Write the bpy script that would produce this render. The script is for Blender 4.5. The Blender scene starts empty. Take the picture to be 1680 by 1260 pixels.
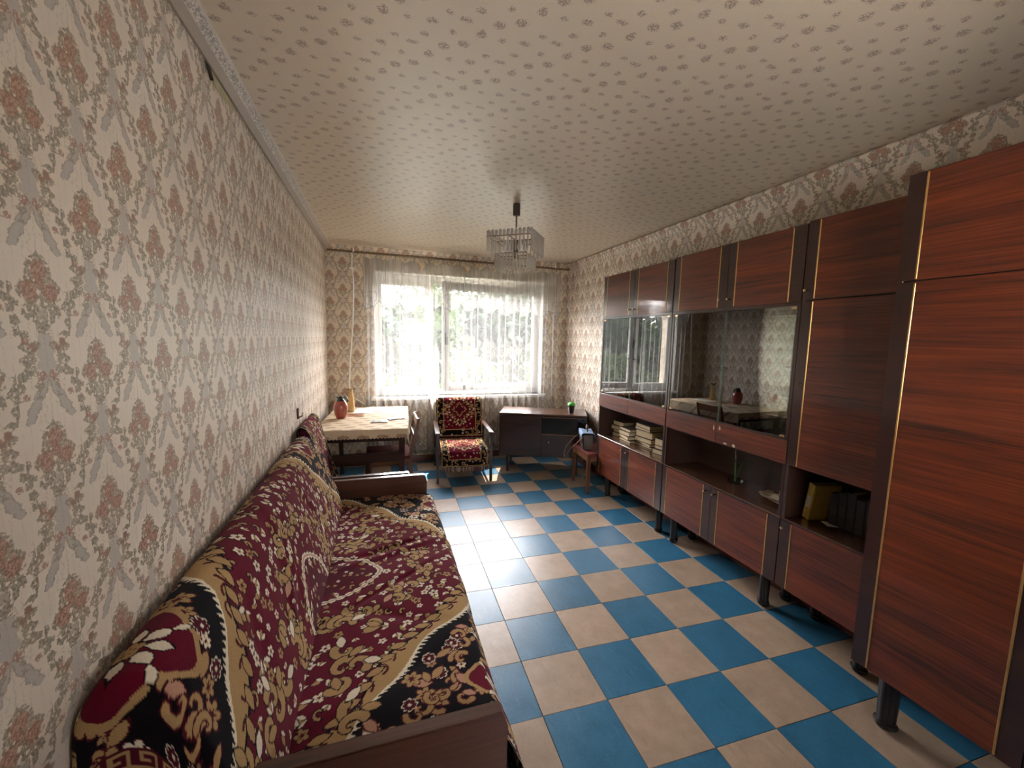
import bpy, bmesh, math, random
import numpy as np
from mathutils import Vector, Matrix
random.seed(7); np.random.seed(7)
SC = bpy.context.scene
COL = SC.collection
PI = math.pi

# ------------------------------------------------------------------ camera
cam_d = bpy.data.cameras.new('camera'); cam = bpy.data.objects.new('camera', cam_d); COL.objects.link(cam)
CR = ((0.9515847963974758, -0.30658197166468826, 0.022223184186044166),
      (-0.01275093024610758, -0.11160513105547543, -0.9936708250220236),
      (0.3071217821044829, 0.9452786834432915, -0.11011095124774875))
CPOS = (0.0, 0.0, 1.5526)
cam.matrix_world = Matrix(((CR[0][0], -CR[1][0], -CR[2][0], CPOS[0]),
                           (CR[0][1], -CR[1][1], -CR[2][1], CPOS[1]),
                           (CR[0][2], -CR[1][2], -CR[2][2], CPOS[2]), (0, 0, 0, 1)))
cam_d.sensor_width = 36; cam_d.lens = 672.825 / 1680 * 36
cam_d.clip_start = 0.02; cam_d.clip_end = 300
SC.camera = cam

# ------------------------------------------------------------------ light
SKY_STRENGTH = 2.75
SUN_STRENGTH = 2.6
SC.view_settings.view_transform = 'Standard'
SC.view_settings.look = 'None'
SC.view_settings.gamma = 1
SC.view_settings.use_curve_mapping = False
SC.view_settings.exposure = 4.45
W = bpy.data.worlds.new('World'); SC.world = W; W.use_nodes = True
wt = W.node_tree; wt.nodes.clear()
wo = wt.nodes.new('ShaderNodeOutputWorld'); wb = wt.nodes.new('ShaderNodeBackground')
tc = wt.nodes.new('ShaderNodeTexCoord'); sx = wt.nodes.new('ShaderNodeSeparateXYZ'); rp = wt.nodes.new('ShaderNodeValToRGB')
wt.links.new(tc.outputs['Generated'], sx.inputs[0]); wt.links.new(sx.outputs['Z'], rp.inputs[0])
rp.color_ramp.elements[0].position = 0.0; rp.color_ramp.elements[0].color = (1.0, 0.955, 0.895, 1)
rp.color_ramp.elements[1].position = 0.7; rp.color_ramp.elements[1].color = (0.84, 0.87, 0.94, 1)
wt.links.new(rp.outputs[0], wb.inputs[0]); wb.inputs[1].default_value = SKY_STRENGTH
wt.links.new(wb.outputs[0], wo.inputs[0])
sun_d = bpy.data.lights.new('sun', 'SUN'); sun_d.energy = SUN_STRENGTH; sun_d.angle = math.radians(0.6); sun_d.color = (1.0, 0.93, 0.82)
sun = bpy.data.objects.new('sun', sun_d); COL.objects.link(sun)
sun.rotation_euler = Vector((-0.20, -0.56, -1.0)).to_track_quat('-Z', 'Y').to_euler()
sun.location = (3, 9, 9)
pd = bpy.data.lights.new('window_portal', 'AREA'); pd.shape = 'RECTANGLE'; pd.size = 2.13; pd.size_y = 1.5; pd.cycles.is_portal = True
po = bpy.data.objects.new('window_portal', pd); COL.objects.link(po); po.location = (1.015, 5.50, 1.55)
po.rotation_euler = Vector((0, -1, 0)).to_track_quat('-Z', 'Y').to_euler()
cy = SC.cycles
cy.max_bounces = 14; cy.diffuse_bounces = 7; cy.glossy_bounces = 5; cy.transmission_bounces = 8; cy.transparent_max_bounces = 24
cy.caustics_reflective = False; cy.caustics_refractive = False; cy.sample_clamp_indirect = 12; cy.use_denoising = True
try: cy.denoiser = 'OPENIMAGEDENOISE'
except Exception: pass

# room
XL, XR, YB, YF, HC = -0.565, 2.42, -0.60, 5.12, 2.55

# ------------------------------------------------------------------ node helpers
class Vv:
    """a float or vector socket with arithmetic"""
    def __init__(s, nt, sock): s.nt, s.k = nt, sock
    def _m(s, op, b=None, c=None):
        n = s.nt.nodes.new('ShaderNodeMath'); n.operation = op
        for i, q in enumerate((s, b, c)):
            if q is None: continue
            if isinstance(q, Vv): s.nt.links.new(q.k, n.inputs[i])
            else: n.inputs[i].default_value = q
        return Vv(s.nt, n.outputs[0])
    def __add__(s, b): return s._m('ADD', b)
    def __sub__(s, b): return s._m('SUBTRACT', b)
    def __mul__(s, b): return s._m('MULTIPLY', b)
    def __truediv__(s, b): return s._m('DIVIDE', b)
    def abs(s): return s._m('ABSOLUTE')
    def fract(s): return s._m('FRACT')
    def round(s): return s._m('ROUND')
    def floor(s): return s._m('FLOOR')
    def max(s, b): return s._m('MAXIMUM', b)
    def min(s, b): return s._m('MINIMUM', b)
    def gt(s, b): return s._m('GREATER_THAN', b)
    def rsub(s, a):
        n = s.nt.nodes.new('ShaderNodeMath'); n.operation = 'SUBTRACT'; n.inputs[0].default_value = a
        s.nt.links.new(s.k, n.inputs[1]); return Vv(s.nt, n.outputs[0])
    def clamp(s):
        n = s.nt.nodes.new('ShaderNodeClamp'); s.nt.links.new(s.k, n.inputs[0]); return Vv(s.nt, n.outputs[0])
    def soft(s, k): return (s * k + 0.5).clamp()          # smooth step around zero

class Mat:
    def __init__(s, name, rough=0.5, spec=0.5, color=None, metal=0.0):
        s.m = bpy.data.materials.new(name); s.m.use_nodes = True; s.nt = s.m.node_tree
        s.b = s.nt.nodes['Principled BSDF']
        s.b.inputs['Roughness'].default_value = rough; s.b.inputs['Specular IOR Level'].default_value = spec; s.b.inputs['Metallic'].default_value = metal
        if color is not None: s.b.inputs['Base Color'].default_value = (*color, 1)
    def node(s, t, **kw):
        n = s.nt.nodes.new(t)
        for k, v in kw.items(): setattr(n, k, v)
        return n
    def link(s, a, b): s.nt.links.new(a.k if isinstance(a, Vv) else a, b)
    def pos(s):
        g = s.node('ShaderNodeNewGeometry'); x = s.node('ShaderNodeSeparateXYZ'); s.link(g.outputs['Position'], x.inputs[0])
        return tuple(Vv(s.nt, x.outputs[i]) for i in range(3))
    def objpos(s):
        g = s.node('ShaderNodeTexCoord'); return g.outputs['Object']
    def vec(s, x, y, z=0.0):
        n = s.node('ShaderNodeCombineXYZ')
        for i, q in enumerate((x, y, z)):
            if isinstance(q, Vv): s.link(q, n.inputs[i])
            else: n.inputs[i].default_value = q
        return n.outputs[0]
    def noise(s, vec, scale, detail=2.0, rough=0.5, dist=0.0):
        n = s.node('ShaderNodeTexNoise'); n.inputs['Scale'].default_value = scale; n.inputs['Detail'].default_value = detail
        n.inputs['Roughness'].default_value = rough; n.inputs['Distortion'].default_value = dist
        if vec is not None: s.link(vec, n.inputs['Vector'])
        return n
    def noisev(s, *a, **k): return Vv(s.nt, s.noise(*a, **k).outputs[0])
    def mapping(s, vec, scale=(1, 1, 1), loc=(0, 0, 0), rot=(0, 0, 0)):
        n = s.node('ShaderNodeMapping'); s.link(vec, n.inputs['Vector'])
        n.inputs['Scale'].default_value = scale; n.inputs['Location'].default_value = loc; n.inputs['Rotation'].default_value = rot
        return n.outputs[0]
    def mix(s, fac, a, b):
        n = s.node('ShaderNodeMix', data_type='RGBA')
        if isinstance(fac, (Vv,)) or hasattr(fac, 'links'): s.link(fac, n.inputs[0])
        else: n.inputs[0].default_value = fac
        for q, i in ((a, 6), (b, 7)):
            if isinstance(q, tuple): n.inputs[i].default_value = (*q, 1)
            else: s.link(q, n.inputs[i])
        return n.outputs[2]
    def ramp(s, fac, stops, interp='LINEAR'):
        n = s.node('ShaderNodeValToRGB'); s.link(fac, n.inputs[0]); e = n.color_ramp.elements; n.color_ramp.interpolation = interp
        while len(e) < len(stops): e.new(0.5)
        for i, (p, c) in enumerate(stops): e[i].position = p; e[i].color = (*c, 1)
        return n.outputs[0]
    def curve(s, x, pts):
        n = s.node('ShaderNodeFloatCurve'); s.link(x, n.inputs['Value']); c = n.mapping.curves[0]
        while len(c.points) < len(pts): c.points.new(0.5, 0.5)
        for p, (a, b) in zip(c.points, pts): p.location = (a, b); p.handle_type = 'AUTO_CLAMPED'
        n.mapping.update(); return Vv(s.nt, n.outputs[0])
    def color(s, c): s.link(c, s.b.inputs['Base Color'])
    def bump(s, h, strength=0.2, dist=0.01):
        n = s.node('ShaderNodeBump'); n.inputs['Strength'].default_value = strength; n.inputs['Distance'].default_value = dist
        s.link(h, n.inputs['Height']); s.link(n.outputs[0], s.b.inputs['Normal'])
    def set(s, **kw):
        for k, v in kw.items(): s.b.inputs[k].default_value = v
        return s

def plain(name, c, rough=0.5, spec=0.5, metal=0.0, var=0.12, scale=30.0):
    """a plain material with a little tone variation"""
    M = Mat(name, rough, spec, metal=metal)
    n = M.noisev(M.objpos(), scale, 3.0)
    lo = tuple(max(0, q * (1 - var)) for q in c); hi = tuple(min(1, q * (1 + var)) for q in c)
    M.color(M.ramp(n, [(0.3, lo), (0.7, hi)])); return M.m

# ------------------------------------------------------------------ wallpaper (flat print built from curves in a half-drop repeat)
def wallpaper(name, axis, bg=(0.76, 0.675, 0.575), gain=1.0):
    M = Mat(name, 0.42, 0.5)
    X, Y, Z = M.pos(); u = X if axis == 'x' else Y
    cw, ch = 0.1385, 0.2975
    u = u - 0.952 if axis == 'y' else u - 0.03
    k = (u / cw).round(); uu = u - k * cw
    odd = ((k * 0.5).fract() * 2.0).round()
    vv = ((Z - 1.613) / ch + 0.62 + odd * 0.5 + 40.0).fract()
    cell = M.vec(uu, vv * ch, 0.0)
    nz = M.noise(cell, 70.0, 2.0, 0.6)
    sp = M.node('ShaderNodeSeparateColor'); M.link(nz.outputs['Color'], sp.inputs[0])
    nx, ny = Vv(M.nt, sp.outputs[0]), Vv(M.nt, sp.outputs[1])
    nf = M.noise(cell, 210.0, 2.0, 0.6); sf = M.node('ShaderNodeSeparateColor'); M.link(nf.outputs['Color'], sf.inputs[0])
    fx, fy = Vv(M.nt, sf.outputs[0]) - 0.5, Vv(M.nt, sf.outputs[1]) - 0.5
    du = uu + (nx - 0.5) * 0.020 + fx * 0.012
    v = (vv + (ny - 0.5) * 0.055 + fy * 0.04)
    a = du.abs()
    fine = M.noisev(cell, 190.0, 1.0, 0.5)
    mid = M.noisev(cell, 105.0, 1.0, 0.5)
    def prof(pts, s=0.07): return M.curve(v, pts) * s
    # leaf mass round the bouquet
    wl = prof([(0, 0), (.36, 0), (.39, .20), (.43, .26), (.47, .52), (.52, .66), (.56, .50), (.61, .70), (.67, .66), (.73, .42), (.79, .40), (.84, .20), (.88, 0), (1, 0)])
    leaf = (wl - a).soft(420) * (mid - 0.41).soft(13)
    rose = None
    for cu, cv, r in ((0, .755, .019), (.025, .63, .018), (0.004, .675, .007)):
        dx = (a - cu) if cu else du; dy = (v - cv) * ch
        d = (dx * dx + dy * dy)._m('SQRT'); e = (d * -1.0 + r).soft(400)
        rose = e if rose is None else rose.max(e)
    rose = rose * (fine - 0.36).soft(11)
    basket = ((a * a + (v - .50) * ch * ((v - .50) * ch))._m('SQRT') * -1.0 + .012).soft(300) * (fine - .42).soft(12)
    # grey cartouche under the bouquet and its two curling lobes
    au = (uu + (nx - 0.5) * 0.012 + fx * 0.008).abs()
    wm = prof([(0, 0), (.12, 0), (.14, .12), (.17, .16), (.20, .30), (.24, .20), (.28, .27), (.32, .16), (.36, .20), (.40, 0), (1, 0)])
    med = (wm - au).soft(260); medrim = (wm + 0.003 - au).soft(300) * (wm - 0.0008).gt(0.0)
    v2 = (vv + 0.3 + (ny - 0.5) * 0.05 + fy * 0.03).fract()
    c3 = M.curve(v2, [(0, .74), (.17, .72), (.20, .66), (.24, .54), (.29, .42), (.34, .27), (.39, .14), (.45, .05), (1, 0)]) * 0.07
    t3 = M.curve(v2, [(0, 0), (.16, 0), (.18, .12), (.21, .10), (.25, .17), (.29, .12), (.33, .15), (.38, .08), (.42, .07), (.46, 0), (1, 0)]) * 0.07
    dl = (au - c3).abs(); lobe = (t3 - dl).soft(300); loberim = (t3 + 0.0032 - dl + (fine - .5) * .006).soft(400) * (t3 - 0.0025).gt(0.0)
    # leafy scrolls that swing from cell to cell
    cs = M.curve(v, [(0, .98), (.04, 1.0), (.09, .94), (.13, .78), (.17, .66), (.22, .62), (.27, .50), (.31, .34), (.35, .26), (1, .2)]) * 0.07
    ts = M.curve(v, [(0, .12), (.03, .06), (.07, .17), (.11, .08), (.15, .19), (.19, .07), (.23, .18), (.27, .08), (.31, .16), (.35, 0), (1, 0)]) * 0.07
    scr = (ts * 1.25 - (a - cs).abs()).soft(380)
    cb = M.curve(v, [(0, .5), (.27, .60), (.33, .62), (.39, .74), (.44, .93), (.50, .97), (.55, .90), (.60, .97), (.66, .98), (1, 1)]) * 0.07
    tb = M.curve(v, [(0, 0), (.27, 0), (.30, .18), (.34, .06), (.38, .17), (.42, .06), (.46, .18), (.50, .07), (.55, .19), (.60, .07), (.64, .12), (.67, 0), (1, 0)]) * 0.07
    scr = scr.max((tb * 1.25 - (a - cb).abs()).soft(380)) * (mid - 0.39).soft(13)
    # small leaf sprays beside the cartouche and lobes
    cp = M.curve(v, [(0, .34), (.05, .30), (.10, .30), (.16, .40), (.22, .44), (.28, .46), (1, .4)]) * 0.07
    tp_ = M.curve(v, [(0, .10), (.04, .04), (.08, .13), (.12, .05), (.17, .14), (.21, .05), (.25, .12), (.29, 0), (1, 0)]) * 0.07
    scr = scr.max((tp_ - (a - cp).abs()).soft(380) * (fine - .44).soft(14))
    bud = None
    for cu, cv, r in ((.043, .335, .0085), (.028, .30, .007), (.012, .135, .009), (.052, .02, .007)):
        dx = a - cu; dy = (v - cv) * ch
        e = ((dx * dx + dy * dy)._m('SQRT') * -1.0 + r).soft(400); bud = e if bud is None else bud.max(e)
    bud = bud * (fine - 0.40).soft(12)
    weave = M.noisev(M.mapping(M.node('ShaderNodeNewGeometry').outputs['Position'], (260, 260, 900)), 1.0, 2.0)
    big = M.noisev(M.node('ShaderNodeNewGeometry').outputs['Position'], 1.6, 3.0)
    base = M.mix(big, tuple(q * 0.94 for q in bg), tuple(q * 1.05 for q in bg))
    base = M.mix(weave * 0.16, base, tuple(q * 0.62 for q in bg))
    g = gain
    hat = M.noisev(M.mapping(cell, (900, 300, 1), rot=(0, 0, .7)), 1.0, 1.0)
    c = M.mix(medrim * g * .55 * (fine - .35).soft(9), base, (0.26, 0.225, 0.16))
    c = M.mix(loberim * g * .75, c, (0.25, 0.215, 0.155))
    gm = M.mix(hat, (0.43, 0.40, 0.37), (0.60, 0.555, 0.51))
    c = M.mix(med * g * .9, c, gm); c = M.mix(lobe * g * .85, c, gm)
    lf = M.ramp(fine, [(.38, (0.19, 0.155, 0.10)), (.62, (0.38, 0.33, 0.25))])
    c = M.mix(scr * g * .85, c, lf); c = M.mix(leaf * g * .84, c, lf)
    c = M.mix(basket * g * .7, c, (0.50, 0.46, 0.40))
    c = M.mix(rose * g * .85, c, M.ramp(fine, [(.40, (0.30, 0.135, 0.085)), (.62, (0.50, 0.30, 0.22))]))
    c = M.mix(bud * g * .8, c, (0.36, 0.175, 0.12))
    M.color(c)
    M.bump(weave + fine * 0.6 + big * 3.0, 0.10, 0.004)
    return M.m

def ceiling_paper():
    M = Mat('ceiling_paper', 0.40, 0.5)
    X, Y, Z = M.pos(); L = 0.311
    x = X - 0.381; y = Y - 1.384
    s = (x + y) / L; t = (y - x) / L
    st = M.vec(s, t, 0.0)
    xy = M.vec(X, Y, 0.0)
    jit = M.noise(xy, 85.0, 2.0, 0.6)
    sp = M.node('ShaderNodeSeparateColor'); M.link(jit.outputs['Color'], sp.inputs[0])
    n1, n2 = Vv(M.nt, sp.outputs[0]), Vv(M.nt, sp.outputs[1])
    jt2 = M.noise(xy, 230.0, 2.0, 0.7); s2 = M.node('ShaderNodeSeparateColor'); M.link(jt2.outputs['Color'], s2.inputs[0]); q1, q2 = Vv(M.nt, s2.outputs[0]), Vv(M.nt, s2.outputs[1])
    mask = None
    els = [(0, 0, .018, .016), (.10, .69, .019, .015), (.05, .34, .016, .014), (.025, .30, .008, .014), (.29, .11, .012, .009), (.48, .52, .013, .008), (.66, .10, .014, .010),
           (.50, .83, .017, .012), (.735, .36, .012, .009), (.68, .41, .012, .008), (.82, .70, .010, .011)]
    for es, et, ra, rb in els:
        fs = (s - es + 0.5).fract() - 0.5; ft = (t - et + 0.5).fract() - 0.5
        ex = (fs - ft) * (L / 2) + (n1 - 0.5) * 0.013 + (q1 - 0.5) * 0.034; ey = (fs + ft) * (L / 2) + (n2 - 0.5) * 0.013 + (q2 - 0.5) * 0.034
        ex = ex / ra; ey = ey / rb
        d = (ex * ex + ey * ey)._m('SQRT') * -1.0 + 1.0
        mask = d if mask is None else mask.max(d)
    brk = M.noisev(xy, 170.0, 1.0)
    mask = (mask + 0.05).soft(4) * (brk - 0.45).soft(12)
    hue = M.noisev(xy, 120.0, 1.0)
    flo = M.ramp(hue, [(0.38, (0.14, 0.105, 0.075)), (0.52, (0.18, 0.115, 0.095)), (0.62, (0.27, 0.145, 0.12))])
    big = M.noisev(xy, 1.3, 3.0)
    wv = M.noisev(xy, 420.0, 2.0)
    bg = M.mix(big, (0.62, 0.535, 0.42), (0.68, 0.59, 0.47))
    bg = M.mix(wv * 0.2, bg, (0.40, 0.335, 0.26))
    M.color(M.mix(mask * 0.72, bg, flo))
    sw = M.noisev(xy, 26.0, 2.0, 0.5, 3.0)
    M.bump(sw * 0.7 + wv * 0.5, 0.16, 0.004)
    M.set(Roughness=0.30); M.b.inputs['Specular IOR Level'].default_value = 0.8
    return M.m

def cornice_mat(name, axis, plainband):
    M = Mat(name, 0.45, 0.4)
    X, Y, Z = M.pos(); u = Y if axis == 'y' else X
    h = (Z - 2.49) / 0.06
    sc = (u / 0.22).fract()
    n = M.noisev(M.vec(u, Z * 1.6, 0.0), 90.0, 3.0, 0.65, 1.5)
    n2 = M.noisev(M.vec(u, Z, 0.0), 14.0, 2.0)
    if plainband:
        lf = (n - 0.50).soft(22) * (h - 0.40 + (n2 - 0.5) * 0.25).soft(14) * ((h * -1.0) + 0.80).soft(14)
        c = M.mix(lf * 0.8, (0.56, 0.51, 0.46), (0.20, 0.17, 0.16))
        c = M.mix((h * -1.0 + 0.40).soft(30), c, (0.33, 0.27, 0.225))
    else:
        lf = (n - 0.53).soft(20) * (h - 0.45 + (n2 - 0.5) * 0.6).soft(10)
        hue = M.noisev(M.vec(u, Z, 0.0), 30.0, 1.0)
        c = M.mix(lf * 0.75, (0.60, 0.535, 0.44), M.ramp(hue, [(.45, (0.22, .19, .13)), (.6, (.36, .18, .12))]))
    M.color(c); M.bump(n2, 0.3, 0.01)
    return M.m

# ------------------------------------------------------------------ wood and other materials
def wood(name, lo, hi, axis='y', rough=0.32, coat=0.0, scale=1.0, figure=1.0, coatrough=0.06):
    M = Mat(name, rough, 0.5)
    oi = M.node('ShaderNodeObjectInfo')
    va = M.node('ShaderNodeVectorMath', operation='SCALE'); va.inputs[0].default_value = (13.0, 7.0, 5.0); M.link(oi.outputs['Random'], va.inputs['Scale'])
    ad = M.node('ShaderNodeVectorMath', operation='ADD'); M.link(M.objpos(), ad.inputs[0]); M.link(va.outputs[0], ad.inputs[1])
    sc = {'x': (1.0, 16, 16), 'y': (16, 1.0, 16), 'z': (16, 16, 1.0)}[axis]
    v1 = M.mapping(ad.outputs[0], tuple(q * scale for q in sc))
    v2 = M.mapping(ad.outputs[0], tuple((q * 6 if q > 2 else 3.0) * scale for q in sc))
    n1 = M.noisev(v1, 1.0, 4.0, 0.55, 0.6 * figure); n2 = M.noisev(v2, 1.0, 3.0, 0.6)
    v3 = M.mapping(ad.outputs[0], tuple((q * 16 if q > 2 else 2.2) * scale for q in sc)); n3 = M.noisev(v3, 1.0, 2.0, 0.6)
    f = n1 * 0.42 + n2 * 0.33 + n3 * 0.25
    midc = tuple((a + b) / 2 for a, b in zip(lo, hi))
    M.color(M.ramp(f, [(0.36, lo), (0.5, midc), (0.64, hi)]))
    if coat: M.set(**{'Coat Weight': coat, 'Coat Roughness': coatrough, 'Coat IOR': 1.55})
    M.bump(n1 * 0.6 + n2 * 0.15, 0.03, 0.004)
    return M.m

MW = wood('polished_mahogany', (0.016, 0.0024, 0.0011), (0.200, 0.0345, 0.0080), 'y', 0.42, 0.5, coatrough=.045)
MWS = wood('dark_mahogany_edge', (0.013, 0.0034, 0.0028), (0.036, 0.0085, 0.006), 'y', 0.38, 0.7, coatrough=.10)
MIN = wood('cabinet_inside', (0.020, 0.009, 0.006), (0.055, 0.024, 0.015), 'y', 0.5)
MDK = wood('dark_walnut', (0.012, 0.005, 0.0042), (0.038, 0.0145, 0.010), 'x', 0.28, 0.6)
MDZ = wood('dark_walnut_upright', (0.012, 0.005, 0.0042), (0.038, 0.0145, 0.010), 'z', 0.28, 0.6)
MARM = wood('worn_brown_wood', (0.030, 0.0095, 0.0055), (0.090, 0.031, 0.016), 'x', 0.3, 0.5)
MCH = wood('orange_brown_wood', (0.12, 0.045, 0.016), (0.26, 0.11, 0.04), 'y', 0.4, 0.3)
MCZ = wood('orange_brown_wood_upright', (0.085, 0.030, 0.012), (0.17, 0.065, 0.026), 'z', 0.4, 0.3)
MSK = wood('skirting_wood', (0.06, 0.018, 0.010), (0.12, 0.038, 0.02), 'x', 0.45)
MGOLD = plain('gold_trim', (0.62, 0.38, 0.14), 0.32, 0.5, 0.85)
MBRASS = plain('brass', (0.80, 0.58, 0.36), 0.25, 0.5, 0.9)
MBLACK = plain('black_plastic', (0.012, 0.011, 0.011), 0.4)
MLEG = plain('black_leg', (0.010, 0.0085, 0.0085), 0.35)
MWHITE = plain('white_paint', (0.78, 0.77, 0.74), 0.45, var=0.04)
MROD = plain('brown_rod', (0.14, 0.085, 0.04), 0.4)
MRED = plain('maroon_upholstery', (0.13, 0.030, 0.026), 0.8, 0.2)
MMAR = plain('maroon_cloth', (0.055, 0.006, 0.014), 0.9, 0.1)

def glass(name, tint=(0.93, 0.97, 0.96), ior=1.5, mult=1.9, rough=0.0):
    m = bpy.data.materials.new(name); m.use_nodes = True; nt = m.node_tree; nt.nodes.clear()
    o = nt.nodes.new('ShaderNodeOutputMaterial'); t = nt.nodes.new('ShaderNodeBsdfTransparent'); g = nt.nodes.new('ShaderNodeBsdfGlossy')
    f = nt.nodes.new('ShaderNodeFresnel'); mu = nt.nodes.new('ShaderNodeMath'); mu.operation = 'MULTIPLY'; mu.use_clamp = True; mx = nt.nodes.new('ShaderNodeMixShader')
    t.inputs[0].default_value = (*tint, 1); g.inputs['Roughness'].default_value = rough; f.inputs[0].default_value = ior; mu.inputs[1].default_value = mult
    nt.links.new(f.outputs[0], mu.inputs[0]); nt.links.new(mu.outputs[0], mx.inputs[0]); nt.links.new(t.outputs[0], mx.inputs[1]); nt.links.new(g.outputs[0], mx.inputs[2]); nt.links.new(mx.outputs[0], o.inputs[0])
    return m
MGLASS = glass('cabinet_glass', (0.90, 0.94, 0.92), 1.5, 2.3)
MPANE = glass('window_glass', (0.965, 0.955, 0.955), 1.5, 0.6)
MSHELF = glass('shelf_glass', (0.93, 0.96, 0.95), 1.5, 0.8)
def crystal():
    m = bpy.data.materials.new('crystal'); m.use_nodes = True; nt = m.node_tree; nt.nodes.clear(); N = nt.nodes.new
    o = N('ShaderNodeOutputMaterial'); g = N('ShaderNodeBsdfGlass'); t = N('ShaderNodeBsdfTranslucent'); d = N('ShaderNodeBsdfDiffuse'); a = N('ShaderNodeMixShader'); b = N('ShaderNodeMixShader')
    g.inputs['Color'].default_value = (1, .98, .95, 1); g.inputs['IOR'].default_value = 1.5; g.inputs['Roughness'].default_value = .04; t.inputs[0].default_value = (1, .98, .93, 1); d.inputs[0].default_value = (.95, .93, .88, 1)
    a.inputs[0].default_value = .5; b.inputs[0].default_value = .56
    nt.links.new(t.outputs[0], a.inputs[1]); nt.links.new(d.outputs[0], a.inputs[2]); nt.links.new(a.outputs[0], b.inputs[1]); nt.links.new(g.outputs[0], b.inputs[2]); nt.links.new(b.outputs[0], o.inputs[0]); return m
MCRYS = crystal()
MMIR = Mat('mirror', 0.03, 0.5, (0.80, 0.84, 0.82), 1.0).m

# ------------------------------------------------------------------ geometry helpers
class G:
    def __init__(s): s.v = []; s.f = []; s.mi = []
    def add(s, vs, fs, mi=0):
        b = len(s.v); s.v += [tuple(q) for q in vs]; s.f += [tuple(i + b for i in f) for f in fs]; s.mi += [mi] * len(fs); return s
    def box(s, x0, x1, y0, y1, z0, z1, mi=0):
        v = [(x0, y0, z0), (x1, y0, z0), (x1, y1, z0), (x0, y1, z0), (x0, y0, z1), (x1, y0, z1), (x1, y1, z1), (x0, y1, z1)]
        return s.add(v, [(0, 3, 2, 1), (4, 5, 6, 7), (0, 1, 5, 4), (1, 2, 6, 5), (2, 3, 7, 6), (3, 0, 4, 7)], mi)
    def frustum(s, c0, a0, c1, a1, mi=0):
        """square bar from centre c0 (half sizes a0) to c1 (a1), ends horizontal"""
        v = []
        for c, a in ((c0, a0), (c1, a1)):
            a = a if isinstance(a, tuple) else (a, a)
            v += [(c[0] - a[0], c[1] - a[1], c[2]), (c[0] + a[0], c[1] - a[1], c[2]), (c[0] + a[0], c[1] + a[1], c[2]), (c[0] - a[0], c[1] + a[1], c[2])]
        return s.add(v, [(0, 3, 2, 1), (4, 5, 6, 7), (0, 1, 5, 4), (1, 2, 6, 5), (2, 3, 7, 6), (3, 0, 4, 7)], mi)
    def prism(s, pts, axis, a, b, mi=0):
        n = len(pts); mk = {'x': lambda p, t: (t, p[0], p[1]), 'y': lambda p, t: (p[0], t, p[1]), 'z': lambda p, t: (p[0], p[1], t)}[axis]
        v = [mk(p, a) for p in pts] + [mk(p, b) for p in pts]
        return s.add(v, [tuple(range(n))[::-1], tuple(range(n, 2 * n))] + [(i, (i + 1) % n, n + (i + 1) % n, n + i) for i in range(n)], mi)
    def lathe(s, prof, n=20, c=(0, 0, 0), mi=0, cap=True):
        v = []; m = len(prof)
        for r, z in prof:
            for k in range(n): v.append((c[0] + r * math.cos(2 * PI * k / n), c[1] + r * math.sin(2 * PI * k / n), c[2] + z))
        f = [(i * n + k, i * n + (k + 1) % n, (i + 1) * n + (k + 1) % n, (i + 1) * n + k) for i in range(m - 1) for k in range(n)]
        if cap: f += [tuple(range(n))[::-1], tuple(range((m - 1) * n, m * n))]
        return s.add(v, f, mi)
    def tube(s, path, r, n=8, closed=False, mi=0, flat=None):
        P = [Vector(p) for p in path]; m = len(P); v = []
        up = Vector((0, 0, 1))
        for i, p in enumerate(P):
            t = (P[(i + 1) % m] - P[i - 1]) if closed else (P[min(i + 1, m - 1)] - P[max(i - 1, 0)])
            t.normalize(); ref = up if abs(t.z) < 0.95 else Vector((1, 0, 0))
            a = t.cross(ref).normalized(); b = a.cross(t).normalized()
            rr = r[i] if isinstance(r, (list, tuple)) else r
            for k in range(n):
                th = 2 * PI * k / n; v.append(p + a * rr * math.cos(th) + b * rr * math.sin(th) * (flat or 1.0))
        f = [(i * n + k, i * n + (k + 1) % n, ((i + 1) % m) * n + (k + 1) % n, ((i + 1) % m) * n + k) for i in range(m if closed else m - 1) for k in range(n)]
        if not closed: f += [tuple(range(n))[::-1], tuple(range((m - 1) * n, m * n))]
        return s.add(v, f, mi)
    def cyl(s, p0, p1, r, n=12, mi=0): return s.tube([p0, p1], r, n, mi=mi)
    def tf(s, M): s.v = [tuple(M @ Vector(q)) for q in s.v]; return s

def mesh_of(name, g, mats, bevel=0.0, smooth=False, seg=1, off=(0, 0, 0)):
    me = bpy.data.meshes.new(name)
    o = off; me.from_pydata([(a - o[0], b - o[1], c - o[2]) for a, b, c in g.v], [], g.f)
    mats = mats if isinstance(mats, (list, tuple)) else [mats]
    for m in mats: me.materials.append(m)
    if len(mats) > 1: me.polygons.foreach_set('material_index', g.mi)
    bm = bmesh.new(); bm.from_mesh(me)
    bmesh.ops.recalc_face_normals(bm, faces=bm.faces)
    if bevel: bmesh.ops.bevel(bm, geom=[e for e in bm.edges if e.calc_face_angle(0) > 0.4], offset=bevel, segments=seg, affect='EDGES', clamp_overlap=True)
    bm.to_mesh(me); bm.free()
    if smooth:
        me.polygons.foreach_set('use_smooth', [True] * len(me.polygons))
        try: me.set_sharp_from_angle(angle=math.radians(38))
        except Exception: pass
    return me
def base_of(o):
    while o.parent: o = o.parent
    return o.location
def part(name, g, mats, parent=None, loc=None, bevel=0.0, smooth=False, seg=1, label=None, kind=None):
    """one mesh object; geometry in world coordinates unless loc is given"""
    off = (0, 0, 0)
    if parent is not None and loc is None: off = tuple(base_of(parent))
    me = g if isinstance(g, bpy.types.Mesh) else mesh_of(name, g, mats, bevel, smooth, seg, off)
    o = bpy.data.objects.new(name, me); COL.objects.link(o)
    if parent is not None: o.parent = parent
    if loc is not None: o.location = loc
    if label: o['label'] = label
    if kind: o['kind'] = kind
    return o
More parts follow.
